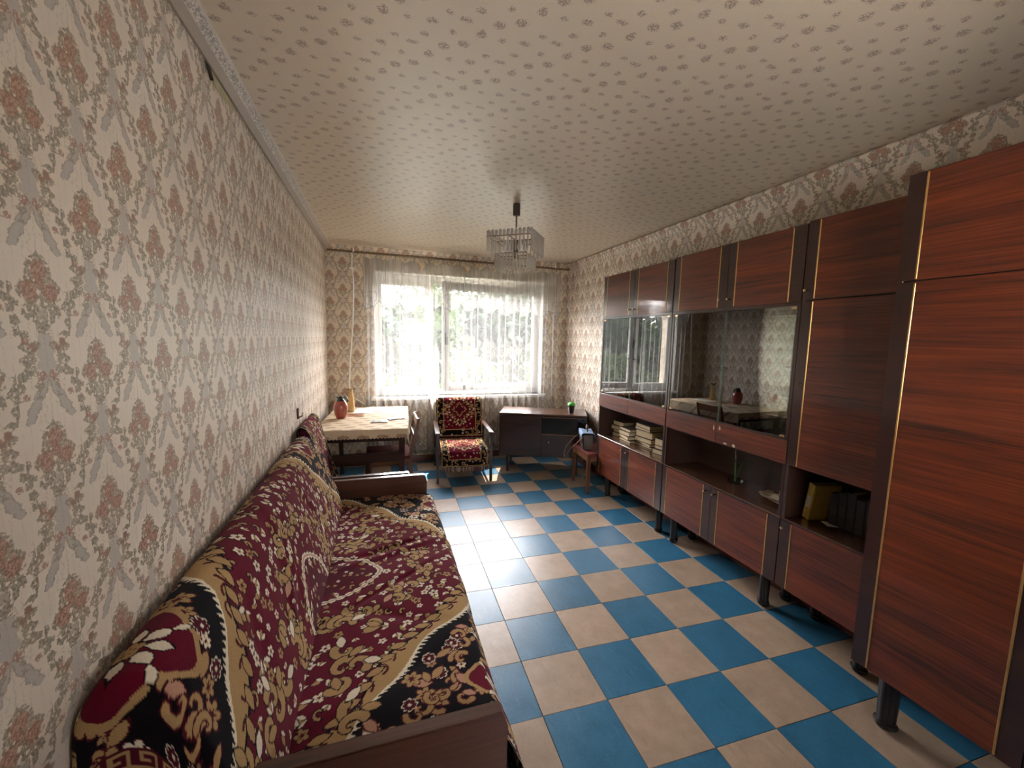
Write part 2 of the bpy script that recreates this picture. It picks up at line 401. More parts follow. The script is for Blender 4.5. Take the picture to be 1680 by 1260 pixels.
def tag(o, label, cat, group=None):
    o['label'] = label; o['category'] = cat
    if group: o['group'] = group
    return o
def thing(name, label, cat, loc, rotz=0.0, group=None):
    o = bpy.data.objects.new(name, None); COL.objects.link(o); o.location = loc; o.rotation_euler = (0, 0, rotz); o.empty_display_size = 0.1
    return tag(o, label, cat, group)
def struct(name, g, mats, parent=None, bevel=0.0, loc=None, smooth=False):
    o = part(name, g, mats, parent, loc, bevel, smooth)
    if parent is None: o['kind'] = 'structure'
    return o
def grid_mesh(name, P, mats, colors=None, smooth=True, mi=None):
    """P: (nv, nu, 3) array -> quad sheet"""
    nv, nu = P.shape[:2]; me = bpy.data.meshes.new(name)
    idx = np.arange(nv * nu).reshape(nv, nu)
    q = np.stack([idx[:-1, :-1], idx[:-1, 1:], idx[1:, 1:], idx[1:, :-1]], -1).reshape(-1, 4)
    me.vertices.add(nv * nu); me.vertices.foreach_set('co', P.astype(np.float32).ravel())
    me.loops.add(q.size); me.loops.foreach_set('vertex_index', q.astype(np.int32).ravel())
    me.polygons.add(len(q)); me.polygons.foreach_set('loop_start', np.arange(0, q.size, 4, dtype=np.int32))
    try: me.polygons.foreach_set('loop_total', np.full(len(q), 4, np.int32))
    except Exception: pass
    me.polygons.foreach_set('use_smooth', np.full(len(q), smooth))
    me.update(calc_edges=True); me.validate()
    for m in (mats if isinstance(mats, (list, tuple)) else [mats]): me.materials.append(m)
    if colors is not None:
        ca = me.color_attributes.new('print', 'BYTE_COLOR', 'POINT')
        c4 = np.ones((nv * nu, 4), np.float32); c4[:, :3] = colors.reshape(-1, 3); ca.data.foreach_set('color', c4.ravel())
    return me
def noise2(nv, nu, cells_v, cells_u, seed=0):
    """smooth random field"""
    r = np.random.RandomState(seed); a = r.rand(cells_v + 2, cells_u + 2)
    y = np.linspace(0, cells_v, nv)[:, None]; x = np.linspace(0, cells_u, nu)[None]
    iy = np.minimum(y.astype(int), cells_v); ix = np.minimum(x.astype(int), cells_u); fy = y - iy; fx = x - ix
    fy = fy * fy * (3 - 2 * fy); fx = fx * fx * (3 - 2 * fx)
    return (a[iy, ix] * (1 - fy) * (1 - fx) + a[iy + 1, ix] * fy * (1 - fx) + a[iy, ix + 1] * (1 - fy) * fx + a[iy + 1, ix + 1] * fy * fx) - 0.5

# ================================================================== the room
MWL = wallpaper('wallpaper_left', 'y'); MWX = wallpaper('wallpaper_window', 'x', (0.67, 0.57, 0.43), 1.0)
MFL = plain('floor_base', (0.018, 0.016, 0.014), 0.9)
floor = struct('floor', G().box(XL - .2, XR + .2, YB - .2, YF + .35, -0.12, -0.006), MFL)
struct('ceiling', G().box(XL - .2, XR + .2, YB - .2, YF + .35, HC, HC + .15), ceiling_paper())
struct('wall_left', G().box(XL - .2, XL, YB - .2, YF + .35, -0.006, HC), MWL)
struct('wall_right', G().box(XR, XR + .2, YB - .2, YF + .35, -0.006, HC), MWL)
DX0, DX1, DZ1 = 0.50, 1.30, 2.05                                   # unseen half-glazed door, added to let sky fill light in
struct('wall_rear', G().box(XL, DX0, YB - .2, YB, -0.006, HC).box(DX1, XR, YB - .2, YB, -0.006, HC).box(DX0, DX1, YB - .2, YB, DZ1, HC), MWX)  # opening made for the added door
dr = struct('added_fill_door', G().box(DX0, DX0 + .14, YB - .12, YB - .06, 0, DZ1).box(DX1 - .14, DX1, YB - .12, YB - .06, 0, DZ1).box(DX0 + .14, DX1 - .14, YB - .12, YB - .06, DZ1 - .14, DZ1).box(DX0 + .14, DX1 - .14, YB - .12, YB - .06, 0, 1.34), MWHITE)
part('pane', G().box(DX0 + .14, DX1 - .14, YB - .092, YB - .088, 1.34, DZ1 - .14), MPANE, dr)  # glazing of the added door admits the fill light
# window wall with its opening
OX0, OX1, OZ0, OZ1 = -0.05, 2.08, 0.82, 2.30
wg = G()
for b in ((XL, OX0, YF, YF + .35, -.006, HC), (OX1, XR, YF, YF + .35, -.006, HC), (OX0, OX1, YF, YF + .35, -.006, OZ0), (OX0, OX1, YF, YF + .35, OZ1, HC)): wg.box(*b)
struct('wall_window', wg, MWX)
# white reveal lining
t = 0.008
rv = G().box(OX0, OX0 + t, YF - .002, YF + .13, OZ0, OZ1).box(OX1 - t, OX1, YF - .002, YF + .13, OZ0, OZ1).box(OX0, OX1, YF - .002, YF + .13, OZ1 - t, OZ1)
win = struct('window_1', G().box(OX0, OX0 + .05, 5.25, 5.31, OZ0, OZ1 - t).box(OX1 - .04, OX1, 5.25, 5.31, OZ0, OZ1 - t).box(OX0 + .05, OX1 - .04, 5.25, 5.31, 2.20, OZ1 - t)
             .box(OX0 + .05, OX1 - .04, 5.25, 5.31, OZ0, .885).box(.576, .650, 5.25, 5.31, .885, 2.20), MWHITE, bevel=.004)
part('window_reveal', rv, MWHITE, win)
part('window_sill', G().box(OX0 - .05, OX1 + .05, YF - .045, 5.25, OZ0 - .04, OZ0), MWHITE, win, bevel=.006)
sash1 = part('window_sash', G().box(.0, .035, 5.235, 5.275, .885, 2.20).box(.545, .578, 5.235, 5.275, .885, 2.20).box(.035, .545, 5.235, 5.275, 2.16, 2.20).box(.035, .545, 5.235, 5.275, .885, .93), MWHITE, win, bevel=.004)
part('pane', G().box(.033, .547, 5.253, 5.257, .925, 2.165), MPANE, sash1)
# the wide sash stands ajar, hinged at its far side
th = math.radians(8.0)
Ms = Matrix.Translation((2.04, 5.25, 0)) @ Matrix.Rotation(th, 4, 'Z')
sg = G().box(-1.32, -1.24, -.03, .02, .885, 2.215).box(-.075, 0, -.03, .02, .885, 2.215).box(-1.24, -.075, -.03, .02, 2.12, 2.215).box(-1.24, -.075, -.03, .02, .885, .965).tf(Ms)
MSASH = plain('grey_sash', (0.50, 0.485, 0.46), 0.5, var=.06)  # greyer than the white window frame
sash2 = part('window_sash', sg, MSASH, win, bevel=.004)
part('pane', G().box(-1.245, -.07, -.008, -.004, .96, 2.125).tf(Ms), MPANE, sash2)
part('window_handle', G().box(-1.295, -1.275, -.055, -.03, 1.48, 1.60).box(-1.30, -1.27, -.075, -.055, 1.46, 1.56).tf(Ms), MBLACK, sash2, bevel=.004)

# floor tiles
tx, ty, tth, TS = 0.66582, 2.91394, -0.0258, 0.30
def tile_mat(name, c, wear):
    M = Mat(name, 0.36, 0.5)
    oi = M.node('ShaderNodeObjectInfo'); g = M.node('ShaderNodeNewGeometry')
    n = M.noisev(g.outputs['Position'], 9.0, 4.0, 0.65); f = M.noisev(g.outputs['Position'], 90.0, 3.0, 0.7)
    st = M.noisev(M.mapping(g.outputs['Position'], (60, 9, 1), rot=(0, 0, .4)), 1.0, 3.0)
    col = M.ramp(n, [(0.3, tuple(q * 0.82 for q in c)), (0.7, tuple(q * 1.12 for q in c))])
    col = M.mix((f - 0.56).soft(9) * 0.20, col, wear); col = M.mix((st - 0.64).soft(14) * 0.28, col, wear)
    hs = M.node('ShaderNodeHueSaturation'); M.link(col, hs.inputs['Color'])
    M.link(Vv(M.nt, oi.outputs['Random']) * 0.16 + 0.92, hs.inputs['Value']); M.color(hs.outputs[0])
    M.link(n * 0.26 + 0.24, M.b.inputs['Roughness'])
    M.bump(n + f * 0.15, 0.10, 0.006)
    return M.m
MT = [tile_mat('blue_tile', (0.022, 0.120, 0.215), (0.09, 0.19, 0.27)), tile_mat('beige_tile', (0.355, 0.258, 0.185), (0.22, 0.16, 0.115))]
ct, stt = math.cos(tth), math.sin(tth)
def tp(i, j): return (tx + TS * (i * ct - j * stt), ty + TS * (i * stt + j * ct))
def clip(poly):
    for ax, lim, sg_ in ((0, XL + .001, 1), (0, XR - .001, -1), (1, YB + .001, 1), (1, YF - .001, -1)):
        out = []
        for a, b in zip(poly, poly[1:] + poly[:1]):
            ia, ib = (a[ax] - lim) * sg_ >= 0, (b[ax] - lim) * sg_ >= 0
            if ia: out.append(a)
            if ia != ib:
                q = (lim - a[ax]) / (b[ax] - a[ax]); out.append((a[0] + q * (b[0] - a[0]), a[1] + q * (b[1] - a[1])))
        poly = out
        if len(poly) < 3: return None
    return poly
def tile_geo(poly):
    n = len(poly); cx = sum(p[0] for p in poly) / n; cy_ = sum(p[1] for p in poly) / n; g = G()
    top = [(cx + (p[0] - cx) * .9866, cy_ + (p[1] - cy_) * .9866) for p in poly]; low = [(cx + (p[0] - cx) * .9934, cy_ + (p[1] - cy_) * .9934) for p in poly]
    v = [(*p, -.0055) for p in low] + [(*p, -.001) for p in low] + [(*p, 0) for p in top]
    f = [tuple(range(2 * n, 3 * n))]
    for r in (0, 1): f += [(r * n + i, r * n + (i + 1) % n, (r + 1) * n + (i + 1) % n, (r + 1) * n + i) for i in range(n)]
    return g.add(v, f)
full = [tp(0, 0), tp(1, 0), tp(1, 1), tp(0, 1)]; fc = tp(.5, .5)
tmesh = [mesh_of('tile', tile_geo([(p[0] - fc[0], p[1] - fc[1]) for p in full]), m) for m in MT]
for j in range(-13, 9):
    for i in range(-6, 8):
        q = [tp(i, j), tp(i + 1, j), tp(i + 1, j + 1), tp(i, j + 1)]; c = clip(q)
        if c is None or max(p[1] for p in c) < 0.15: continue
        area = abs(sum(a[0] * b[1] - b[0] * a[1] for a, b in zip(c, c[1:] + c[:1]))) / 2
        if area < 0.0006: continue
        k = (i + j) % 2; cc = tp(i + .5, j + .5)
        if area > 0.0899: part('tile', tmesh[k], None, floor, loc=(cc[0], cc[1], random.uniform(-.0006, .0002)))
        else: part('tile', tile_geo(c), MT[k], floor, loc=(0, 0, 0))
# skirting and cornices
struct('baseboard_window', G().prism([(YF, 0), (YF - .022, 0), (YF - .022, .06), (YF - .012, .078), (YF, .078)], 'x', XL + .025, XR - .025), MSK)
MSY = wood('skirting_wood_side', (0.06, 0.018, 0.010), (0.12, 0.038, 0.02), 'y', 0.45)
struct('baseboard_left', G().prism([(XL, 0), (XL + .022, 0), (XL + .022, .06), (XL + .012, .078), (XL, .078)], 'y', YB, YF), MSY)
struct('baseboard_right', G().prism([(XR, 0), (XR - .022, 0), (XR - .022, .06), (XR - .012, .078), (XR, .078)], 'y', YB, YF), MSY)
def cornice(name, mat, prof, axis, a, b, rag, seed):
    n = 120; P = np.zeros((len(prof), n, 3)); r = np.random.RandomState(seed)
    for i, (p, q) in enumerate(prof):
        tt = np.linspace(a, b, n); jig = (r.rand(n) - .5) * (rag if 0 < i < len(prof) - 1 else rag * .3)
        if axis == 'y': P[i] = np.stack([np.full(n, p) , tt, q + jig * .6], -1)
        else: P[i] = np.stack([tt, np.full(n, p), q + jig * .6], -1)
    o = bpy.data.objects.new(name, grid_mesh(name, P, mat, smooth=False)); COL.objects.link(o); o['kind'] = 'structure'; return o
cornice('trim_1', cornice_mat('cornice_left', 'y', True), [(XL, 2.492), (XL + .010, 2.490), (XL + .030, 2.512), (XL + .056, 2.538), (XL + .060, 2.55)], 'y', YB, YF - .001, .002, 1)
cornice('trim_2', MWL, [(XR, 2.470), (XR - .006, 2.470), (XR - .020, 2.495), (XR - .030, 2.520), (XR - .034, 2.536), (XR - .016, 2.55)], 'y', YB, YF - .001, .010, 2)
cornice('trim_3', MWX, [(YF, 2.485), (YF - .006, 2.485), (YF - .025, 2.510), (YF - .045, 2.535), (YF - .050, 2.55)], 'x', XL + .02, XR - .02, .006, 3)
# torn strip of wallpaper below the cornice
MTEAR = plain('bare_painted_plaster', (0.50, 0.47, 0.29), 0.7); MGAP = plain('dark_gap', (0.045, 0.030, 0.022), 0.9)
tear = part('torn_wallpaper', G().add([(XL + .002, 1.84, 2.489), (XL + .002, 1.86, 2.452), (XL + .002, 1.95, 2.448), (XL + .002, 2.06, 2.462), (XL + .002, 2.14, 2.489)], [(0, 1, 2, 3, 4)]), MTEAR)
tag(tear, 'bare plaster patch where wallpaper is torn under the ceiling cornice', 'wall damage')
part('torn_flap', G().add([(XL + .004, 1.79, 2.489), (XL + .018, 1.825, 2.440), (XL + .004, 1.845, 2.489), (XL + .003, 1.835, 2.445)], [(0, 1, 2), (0, 3, 1), (1, 3, 2)]), MGAP, tear, label='dark curled flap of torn paper')
# ================================================================== outside
MGR = Mat('lawn', 0.9, 0.1); _n = MGR.noisev(MGR.node('ShaderNodeNewGeometry').outputs['Position'], 1.5, 5.0)
MGR.color(MGR.ramp(_n, [(.3, (.014, .018, .009)), (.7, (.024, .030, .015))]))
struct('ground', G().box(-30, 34, YF + .36, 60, -1.4, -1.2), MGR.m)
def leaf_mat(name, c):
    M = Mat(name, 0.6, 0.3); oi = M.noisev(M.node('ShaderNodeNewGeometry').outputs['Position'], 3.0, 3.0)
    M.color(M.ramp(oi, [(.3, tuple(q * .6 for q in c)), (.7, tuple(q * 1.5 for q in c))]))
    tr = M.node('ShaderNodeBsdfTranslucent'); tr.inputs[0].default_value = (c[0] * 1.6, c[1] * 1.5, c[2], 1)
    mx = M.node('ShaderNodeMixShader'); mx.inputs[0].default_value = 0.4
    out = [n for n in M.nt.nodes if n.type == 'OUTPUT_MATERIAL'][0]
    M.link(M.b.outputs[0], mx.inputs[1]); M.link(tr.outputs[0], mx.inputs[2]); M.link(mx.outputs[0], out.inputs[0])
    return M.m
LEAF = [leaf_mat('leaf_deep', (.006, .013, .006)), leaf_mat('leaf_mid', (.009, .018, .007)), leaf_mat('leaf_light', (.013, .024, .007))]
MTRK = plain('bark', (.09, .07, .05), 0.9)
def crown_mesh(rx, ry, rz, n, size, mat, seed):
    r = np.random.RandomState(seed); nb = 26
    bd = r.normal(size=(nb, 3)); bd /= np.linalg.norm(bd, axis=1)[:, None]; bc = bd * (r.rand(nb, 1) ** .4) * .75
    c = bc[r.randint(nb, size=n)] + r.normal(size=(n, 3)) * .19; c *= (rx, ry, rz)
    a = r.normal(size=(n, 3)); a /= np.linalg.norm(a, axis=1)[:, None]; b = np.cross(a, r.normal(size=(n, 3))); b /= np.linalg.norm(b, axis=1)[:, None]
    s = size * (.6 + .8 * r.rand(n, 1))
    v = np.stack([c - a * s, c + b * s * .55, c + a * s, c - b * s * .55], 1).reshape(-1, 3)
    me = bpy.data.meshes.new('crown'); me.from_pydata(v.tolist(), [], np.arange(4 * n).reshape(-1, 4).tolist()); me.materials.append(mat); return me
TREES = [(-5.2, 15.5, 2.3, 2.3, 1.3, 1, 'pale bushy tree beyond the window, furthest toward the curtain cable'),
         (-.6, 17.5, 1.9, 2.2, 1.0, 0, 'dark round tree seen through the narrow closed casement'),
         (1.9, 14.2, 1.05, 2.0, 1.1, 2, 'light green young tree showing beside the ajar sash edge'),
         (4.9, 16.5, 1.8, 2.9, 1.6, 0, 'tall dark tree behind the ajar sash pane'),
         (8.9, 15.5, 1.8, 2.8, 1.6, 1, 'mid green tree standing beside the tall dark tree outside'),
         (13.2, 17.0, 2.2, 3.2, 1.6, 0, 'broad dark tree outside, nearest the cabinet side of the window'),
         (-10.5, 18.0, 2.6, 3.0, 1.2, 0, 'large dark tree outside past the pale bushy tree'),
         (18.5, 18.0, 2.6, 3.8, 1.4, 1, 'large green tree outside past the broad dark tree'),
         (2.2, 22.5, 3.0, 3.2, 1.8, 1, 'distant green tree rising between the two dark ones'),
         (9.8, 23.5, 2.8, 3.6, 2.0, 0, 'distant dark tree filling the gap behind the ajar sash trees'),
         (-4.5, 24.0, 3.2, 3.0, 1.6, 0, 'distant dark tree behind the pale bushy one')]
for k, (x, y, rx, rz, zc, m, lb) in enumerate(TREES):
    t_ = thing('tree', lb, 'tree', (x, y, -1.2), 0, 'trees outside the window')
    part('trunk', G().cyl((0, 0, 0), (.1, 0, 1.2 + zc), .16, 8), MTRK, t_, loc=(0, 0, 0), smooth=True)
    part('crown', crown_mesh(rx, rx * .8, rz, 5200, .20, LEAF[m], 40 + k), None, t_, loc=(0, 0, 1.2 + zc))
SHR = ['light bushy shrub outside, first from the curtain-cable side', 'light bushy shrub outside below the narrow pane', 'light bushy shrub outside below the ajar sash', 'light bushy shrub outside, second from the desk side', 'light bushy shrub outside, first from the desk side']
for k, (x, y, h) in enumerate([(-2.6, 10.4, 1.15), (-.2, 9.6, 1.0), (2.2, 9.9, 1.25), (4.7, 10.4, 1.1), (7.2, 11.0, 1.3)]):
    t_ = thing('shrub', SHR[k], 'shrub', (x, y, -1.2), 0, 'shrubs on the lawn')
    part('stem', G().cyl((0, 0, 0), (0, 0, 1.0), .04, 6), MTRK, t_, loc=(0, 0, 0))
    part('crown', crown_mesh(1.0, .8, h, 3000, .11, LEAF[2], 80 + k), None, t_, loc=(0, 0, h + .1))

# ================================================================== wall units
XF = 2.09; XBK = 2.412
def knob(parent, y, z, xf):
    g = G().cyl((xf, y, z), (xf - .022, y, z), .0045, 8, 0); p = [(.0001, 0), (.006, .001), (.0085, .006), (.0075, .011), (.0001, .013)]
    h = G().lathe(p, 10).tf(Matrix.Translation((xf - .020, y, z)) @ Matrix.Rotation(-PI / 2, 4, 'Y')); g.add(h.v, h.f, 1)
    return part('knob', g, [MBLACK, MBRASS], parent, smooth=True)
def door(parent, y0, y1, z0, z1, strips, knobs=(), xf=XF, name='door'):
    """veneered leaf with darker edge strips outside the gold lines"""
    y0 += .0015; y1 -= .0015; cuts = sorted(strips); lo = [c for c in cuts if c < (y0 + y1) / 2]; hi = [c for c in cuts if c >= (y0 + y1) / 2]
    a = lo[0] if lo else y0; b = hi[-1] if hi else y1; g = G().box(xf, xf + .018, a, b, z0, z1, 0)
    if lo: g.box(xf, xf + .018, y0, a, z0, z1, 1)
    if hi: g.box(xf, xf + .018, b, y1, z0, z1, 1)
    d = part(name, g, [MW, MWS], parent)
    for c in cuts: part('gold_strip', G().box(xf - .0022, xf + .002, c - .0032, c + .0032, z0 + .004, z1 - .004), MGOLD, d, bevel=.001)
    for y, z in knobs: knob(d, y, z, xf)
    return d
def furn_leg(parent, x, y, z1, r=.026):
    n = 24; pts = []
    for k in range(n):
        a = 2 * PI * k / n; rr = r * (1.0 - .20 * (0.5 + 0.5 * math.cos(4 * a + PI)) ** 3) * 1.08; pts.append((rr * math.cos(a), rr * math.sin(a)))
    g = G(); v = [(px * 1.15, py * 1.15, z1) for px, py in pts] + [(px, py, .028) for px, py in pts] + [(px * 1.25, py * 1.25, .024) for px, py in pts] + [(px * 1.3, py * 1.3, .014) for px, py in pts] + [(px * .9, py * .9, 0.0005) for px, py in pts]
    f = [tuple(range(n)), tuple(range(4 * n, 5 * n))] + [(i * n + k, i * n + (k + 1) % n, (i + 1) * n + (k + 1) % n, (i + 1) * n + k) for i in range(4) for k in range(n)]
    g.add([(x + a, y + b, c) for a, b, c in v], f); return part('leg', g, MLEG, parent, smooth=True)
def brass_corner(parent, y, z):
    return part('glass_clip', G().box(XF + .001, XF + .006, y - .014, y + .014, z - .007, z + .007), MBRASS, parent, bevel=.001)
def big_unit(label, y0, y1, legs, ztop):
    u = thing('wall_unit', label, 'cabinet', ((XF + XBK) / 2, (y0 + y1) / 2, 0), 0, 'sections of the mahogany wall unit')
    T = .018; m = (y0 + y1) / 2; xc = XF + .020
    g = G()
    for ya, yb in ((y0, y0 + T), (y1 - T, y1)): g.box(xc, XBK, ya, yb, .222, ztop)
    for za, zb in ((.222, .240), (1.036, 1.046), (1.762, 1.778), (ztop - T, ztop), (.895, .908)): g.box(xc, XBK, y0 + T, y1 - T, za, zb)
    g.box(XBK - .008, XBK, y0 + T, y1 - T, .24, ztop - T)
    part('carcass', g, MIN, u)
    g = G().box(XF - .002, XBK - .008, y0, y1, .600, .613); part('counter', g, wood_counter, u, bevel=.002)
    part('edge_rail', G().box(XF + .002, xc, y0, y1, 1.757, 1.776).box(XF + .002, xc, y0, y0 + T, .613, 1.757).box(XF + .002, xc, y1 - T, y1, .613, 1.757), MWS, u)
    part('mirror', G().box(XBK - .012, XBK - .0085, y0 + T, y1 - T, 1.047, 1.76), MMIR, u)
    for z in (1.268, 1.524): part('glass_shelf', G().box(xc + .03, XBK - .013, y0 + T, y1 - T, z - .003, z + .003), MSHELF, u)
    zk = 1.826
    door(u, m, y1, 1.778, ztop - .002, (y1 - .060, m + .070), ((m + .036, zk),)); door(u, y0, m, 1.778, ztop - .002, (y0 + .076, m - .060), ((m - .032, zk),))
    door(u, m, y1, .224, .598, (y1 - .050, m + .070), ((m + .038, .565),)); door(u, y0, m, .224, .598, (y0 + .076, m - .060), ((m - .034, .565),))
    for a, b in ((m, y1), (y0, m)): part('drawer', G().box(XF - .001, XF + .018, a + .0012, b - .0012, .908, 1.036), MW, u, bevel=.0015)
    for a, b, s in ((m, y1 - T, 1), (y0 + T, m, -1)):
        gd = part('glass_door', G().box(XF + .006, XF + .010, a + .001, b - .001, 1.049, 1.754), MGLASS, u)
        [part('edge', G().box(XF + .0055, XF + .0105, e_, e_ + .0016, 1.049, 1.754), MEDGE, gd, label='green polished glass edge') for e_ in (a + .0008, b - .0024)]
        ky = m + s * .034
        part('handle', G().cyl((XF + .004, ky - .016, 1.398), (XF + .004, ky + .016, 1.398), .0045, 8).cyl((XF + .006, ky, 1.398), (XF - .006, ky, 1.398), .004, 8), MBLACK, gd, smooth=True)
        e = b - .02 if s > 0 else a + .02
        for z in (1.747, 1.056): brass_corner(gd, e, z)
    for y in legs: furn_leg(u, 2.175, y, .222); furn_leg(u, 2.355, y, .222)
    return u
MEDGE = plain('glass_edge', (.10, .22, .18), 0.2)
wood_counter = wood('counter_wood', (0.028, 0.0105, 0.007), (0.085, 0.034, 0.020), 'y', 0.22, 0.8)
u1 = big_unit('glass-fronted mahogany wall unit nearest the desk, books in its open niche', 2.593, 3.596, (3.50, 2.70), 2.163)
u2 = big_unit('middle glass-fronted mahogany wall unit with a sprig in its empty niche', 1.601, 2.585, (2.515, 1.72), 2.172)
# chipped veneer on the middle unit's drawers
MCHIP = plain('bare_chipped_wood', (.55, .45, .34), .8)
def chip(y, z, a, b): part('chip', G().prism([(y - a, z - b * .4), (y - a * .2, z - b), (y + a, z - b * .3), (y + a * .5, z + b), (y - a * .5, z + b * .7)], 'x', XF - .0018, XF), MCHIP, u2, label='pale chip in the drawer veneer')
for c in ((2.112, 1.000, .006, .018), (2.063, 1.006, .007, .014), (2.012, .918, .016, .006), (1.945, .920, .012, .011)): chip(*c)
y0, y1 = 1.090, 1.598
u3 = thing('wall_unit', 'narrow mahogany wall unit with tall solid door, beside the big wardrobe', 'cabinet', ((XF + XBK) / 2, (y0 + y1) / 2, 0), 0, 'sections of the mahogany wall unit')
T = .018; g = G(); xc = XF + .02
for ya, yb in ((y0, y0 + T), (y1 - T, y1)): g.box(xc - .018, XBK, ya, yb, .222, 2.178)
for za, zb in ((.222, .24), (.600, .613), (.906, .920), (1.775, 1.787), (2.16, 2.178)): g.box(xc, XBK, y0 + T, y1 - T, za, zb)
g.box(XBK - .008, XBK, y0 + T, y1 - T, .24, 2.16)
part('carcass', g, MIN, u3)
part('counter', G().box(XF - .002, XBK - .009, y0, y1, .6005, .6135), wood_counter, u3, bevel=.002)
door(u3, y0, y1, 1.784, 2.178, (1.538,), ((1.568, 1.83),))
d3 = door(u3, y0, y1, .909, 1.776, (1.540,))
part('keyhole', G().lathe([(.012, 0), (.013, .002), (.010, .004), (.004, .0045), (.0035, .002)], 6).tf(Matrix.Translation((XF, 1.568, 1.345)) @ Matrix.Rotation(-PI / 2, 4, 'Y')), plain('dark_bronze', (.10, .075, .05), .4, .5, .7), d3)
door(u3, y0, y1, .224, .598, (1.534,), ((1.568, .565),))
furn_leg(u3, 2.175, 1.20, .222); furn_leg(u3, 2.355, 1.20, .222); furn_leg(u3, 2.355, 1.54, .222)

# wardrobe
XW = 1.885; y0, y1, ym = .100, 1.074, .587
w = thing('wardrobe', 'tall dark mahogany wardrobe with gold strips standing forward of the wall units', 'wardrobe', ((XW + XBK) / 2, ym, 0))
xc = XW + .02; g = G()
for ya, yb in ((y0, y0 + T), (y1 - T, y1)): g.box(xc - .017, XBK, ya, yb, .238, 2.187)
for za, zb in ((.238, .256), (1.788, 1.806), (2.169, 2.187)): g.box(xc, XBK, y0 + T, y1 - T, za, zb)
g.box(XBK - .008, XBK, y0 + T, y1 - T, .256, 2.169)
part('carcass', g, MWS, w, bevel=.0015)
for a, b in ((ym, y1), (y0, ym)):
    door(w, a, b, 1.800, 2.186, (a + .060, b - .058), xf=XW); door(w, a, b, .238, 1.794, (a + .060, b - .058), xf=XW)
for y in (.97, .20):
    furn_leg(w, 1.965, y, .238, .030); furn_leg(w, 2.33, y, .238, .030)

# ================================================================== books and things in the unit
MPG = Mat('page_edges', .85, .1); _p = MPG.objpos(); _s = MPG.noisev(MPG.mapping(_p, (4, 4, 700)), 1.0, 2.0)
MPG.color(MPG.ramp(_s, [(.35, (.40, .31, .18)), (.65, (.62, .51, .34))])); MPG = MPG.m
COV = [plain('cover_brown', (.022, .012, .008), .6), plain('cover_olive', (.026, .022, .014), .6), plain('cover_dark_red', (.034, .008, .007), .6), plain('cover_grey', (.045, .042, .04), .6), plain('cover_black', (.018, .018, .022), .5), plain('cover_tan', (.08, .05, .03), .6)]
def book(label, x, y, z, dx, dy, h, rot, cov, group, pages=None):
    """closed book lying flat, spine toward the back of the shelf"""
    g = G().box(-dx / 2, dx / 2, -dy / 2, dy / 2, 0, .0028).box(-dx / 2, dx / 2, -dy / 2, dy / 2, h - .0028, h).box(dx / 2 - .003, dx / 2, -dy / 2, dy / 2, .0028, h - .0028)
    o = part('book', g, cov, None, loc=(x, y, z)); o.rotation_euler = (0, 0, rot); tag(o, label, 'book', group)
    part('pages', G().box(-dx / 2 + .004, dx / 2 - .003, -dy / 2 + .004, dy / 2 - .004, .0028, h - .0028), pages or MPG, o, loc=(0, 0, 0)); return o
ORD = ['bottom', 'second', 'third', 'fourth', 'fifth', 'sixth']
ST = [('first', 2.300, 3.470, [(.13, .17, .036), (.12, .17, .028), (.13, .18, .040), (.13, .17, .042)], .10),
      ('second', 2.255, 3.275, [(.13, .19, .024), (.14, .19, .034), (.13, .17, .038), (.13, .18, .026)], -.12),
      ('third', 2.310, 3.075, [(.14, .23, .018), (.13, .22, .022), (.14, .21, .040), (.14, .20, .060), (.15, .21, .024), (.14, .21, .034)], .06),
      ('fourth', 2.290, 2.785, [(.14, .20, .040), (.13, .19, .030), (.14, .20, .060)], .05)]
for nm, x, y, bs, r0 in ST:
    z = .6135
    for k, (dx, dy, h) in enumerate(bs):
        pos = 'topmost' if k == len(bs) - 1 else ORD[k] + (' from the bottom' if k else 'most')
        book(f'old cream-edged book, {pos} of the {nm} niche stack counted from the window', x + random.uniform(-.008, .008), y + random.uniform(-.012, .012), z, dx, dy, h, r0 + random.uniform(-.12, .12), COV[(k * 2 + len(nm)) % 6], 'book stacks in the window-end niche'); z += h + .0005
# middle niche: glass dish with sprig, papers and a book
dish = part('glass_dish', G().lathe([(.0005, .0), (.040, .0), (.046, .006), (.050, .011), (.047, .011), (.040, .005), (.0005, .004)], 24), MSHELF, None, loc=(2.305, 2.110, .6138), smooth=True)
tag(dish, 'small clear glass dish holding the green sprig in the middle niche', 'dish')
MSTEM = plain('green_stem', (.055, .12, .035), .6); MDRY = plain('dry_stem', (.42, .36, .22), .7)
pl = thing('plant_sprig', 'green plant sprig standing in a small glass dish', 'plant', (2.305, 2.110, .6185))
part('stem', G().tube([(0, 0, 0), (-.004, .003, .08), (-.01, .0, .16)], [.006, .005, .003], 6), MSTEM, pl, loc=(0, 0, 0), smooth=True)
part('stem', G().tube([(-.01, .0, .155), (-.014, .002, .20), (-.010, .004, .27)], [.003, .0025, .002], 6), MDRY, pl, loc=(0, 0, 0), smooth=True, label='dry pale tip of the stem')
for k, (dx_, dy_, h) in enumerate(((.01, -.05, .17), (.02, -.03, .12), (-.01, -.07, .13))):
    part('leaf', G().tube([(0, 0, .002), (dx_ * .4, dy_ * .35, h * .5), (dx_, dy_, h)], [.004, .004, .001], 6, flat=.4), MSTEM, pl, loc=(0, 0, 0), smooth=True)
MPAP = plain('old_paper', (.52, .42, .27), .9); MWPAP = plain('white_paper', (.78, .76, .72), .9, var=.04)
pp = thing('paper_stack', 'crumpled yellowed papers on the counter at the wardrobe end of the middle niche', 'papers', (2.29, 1.765, .6138))
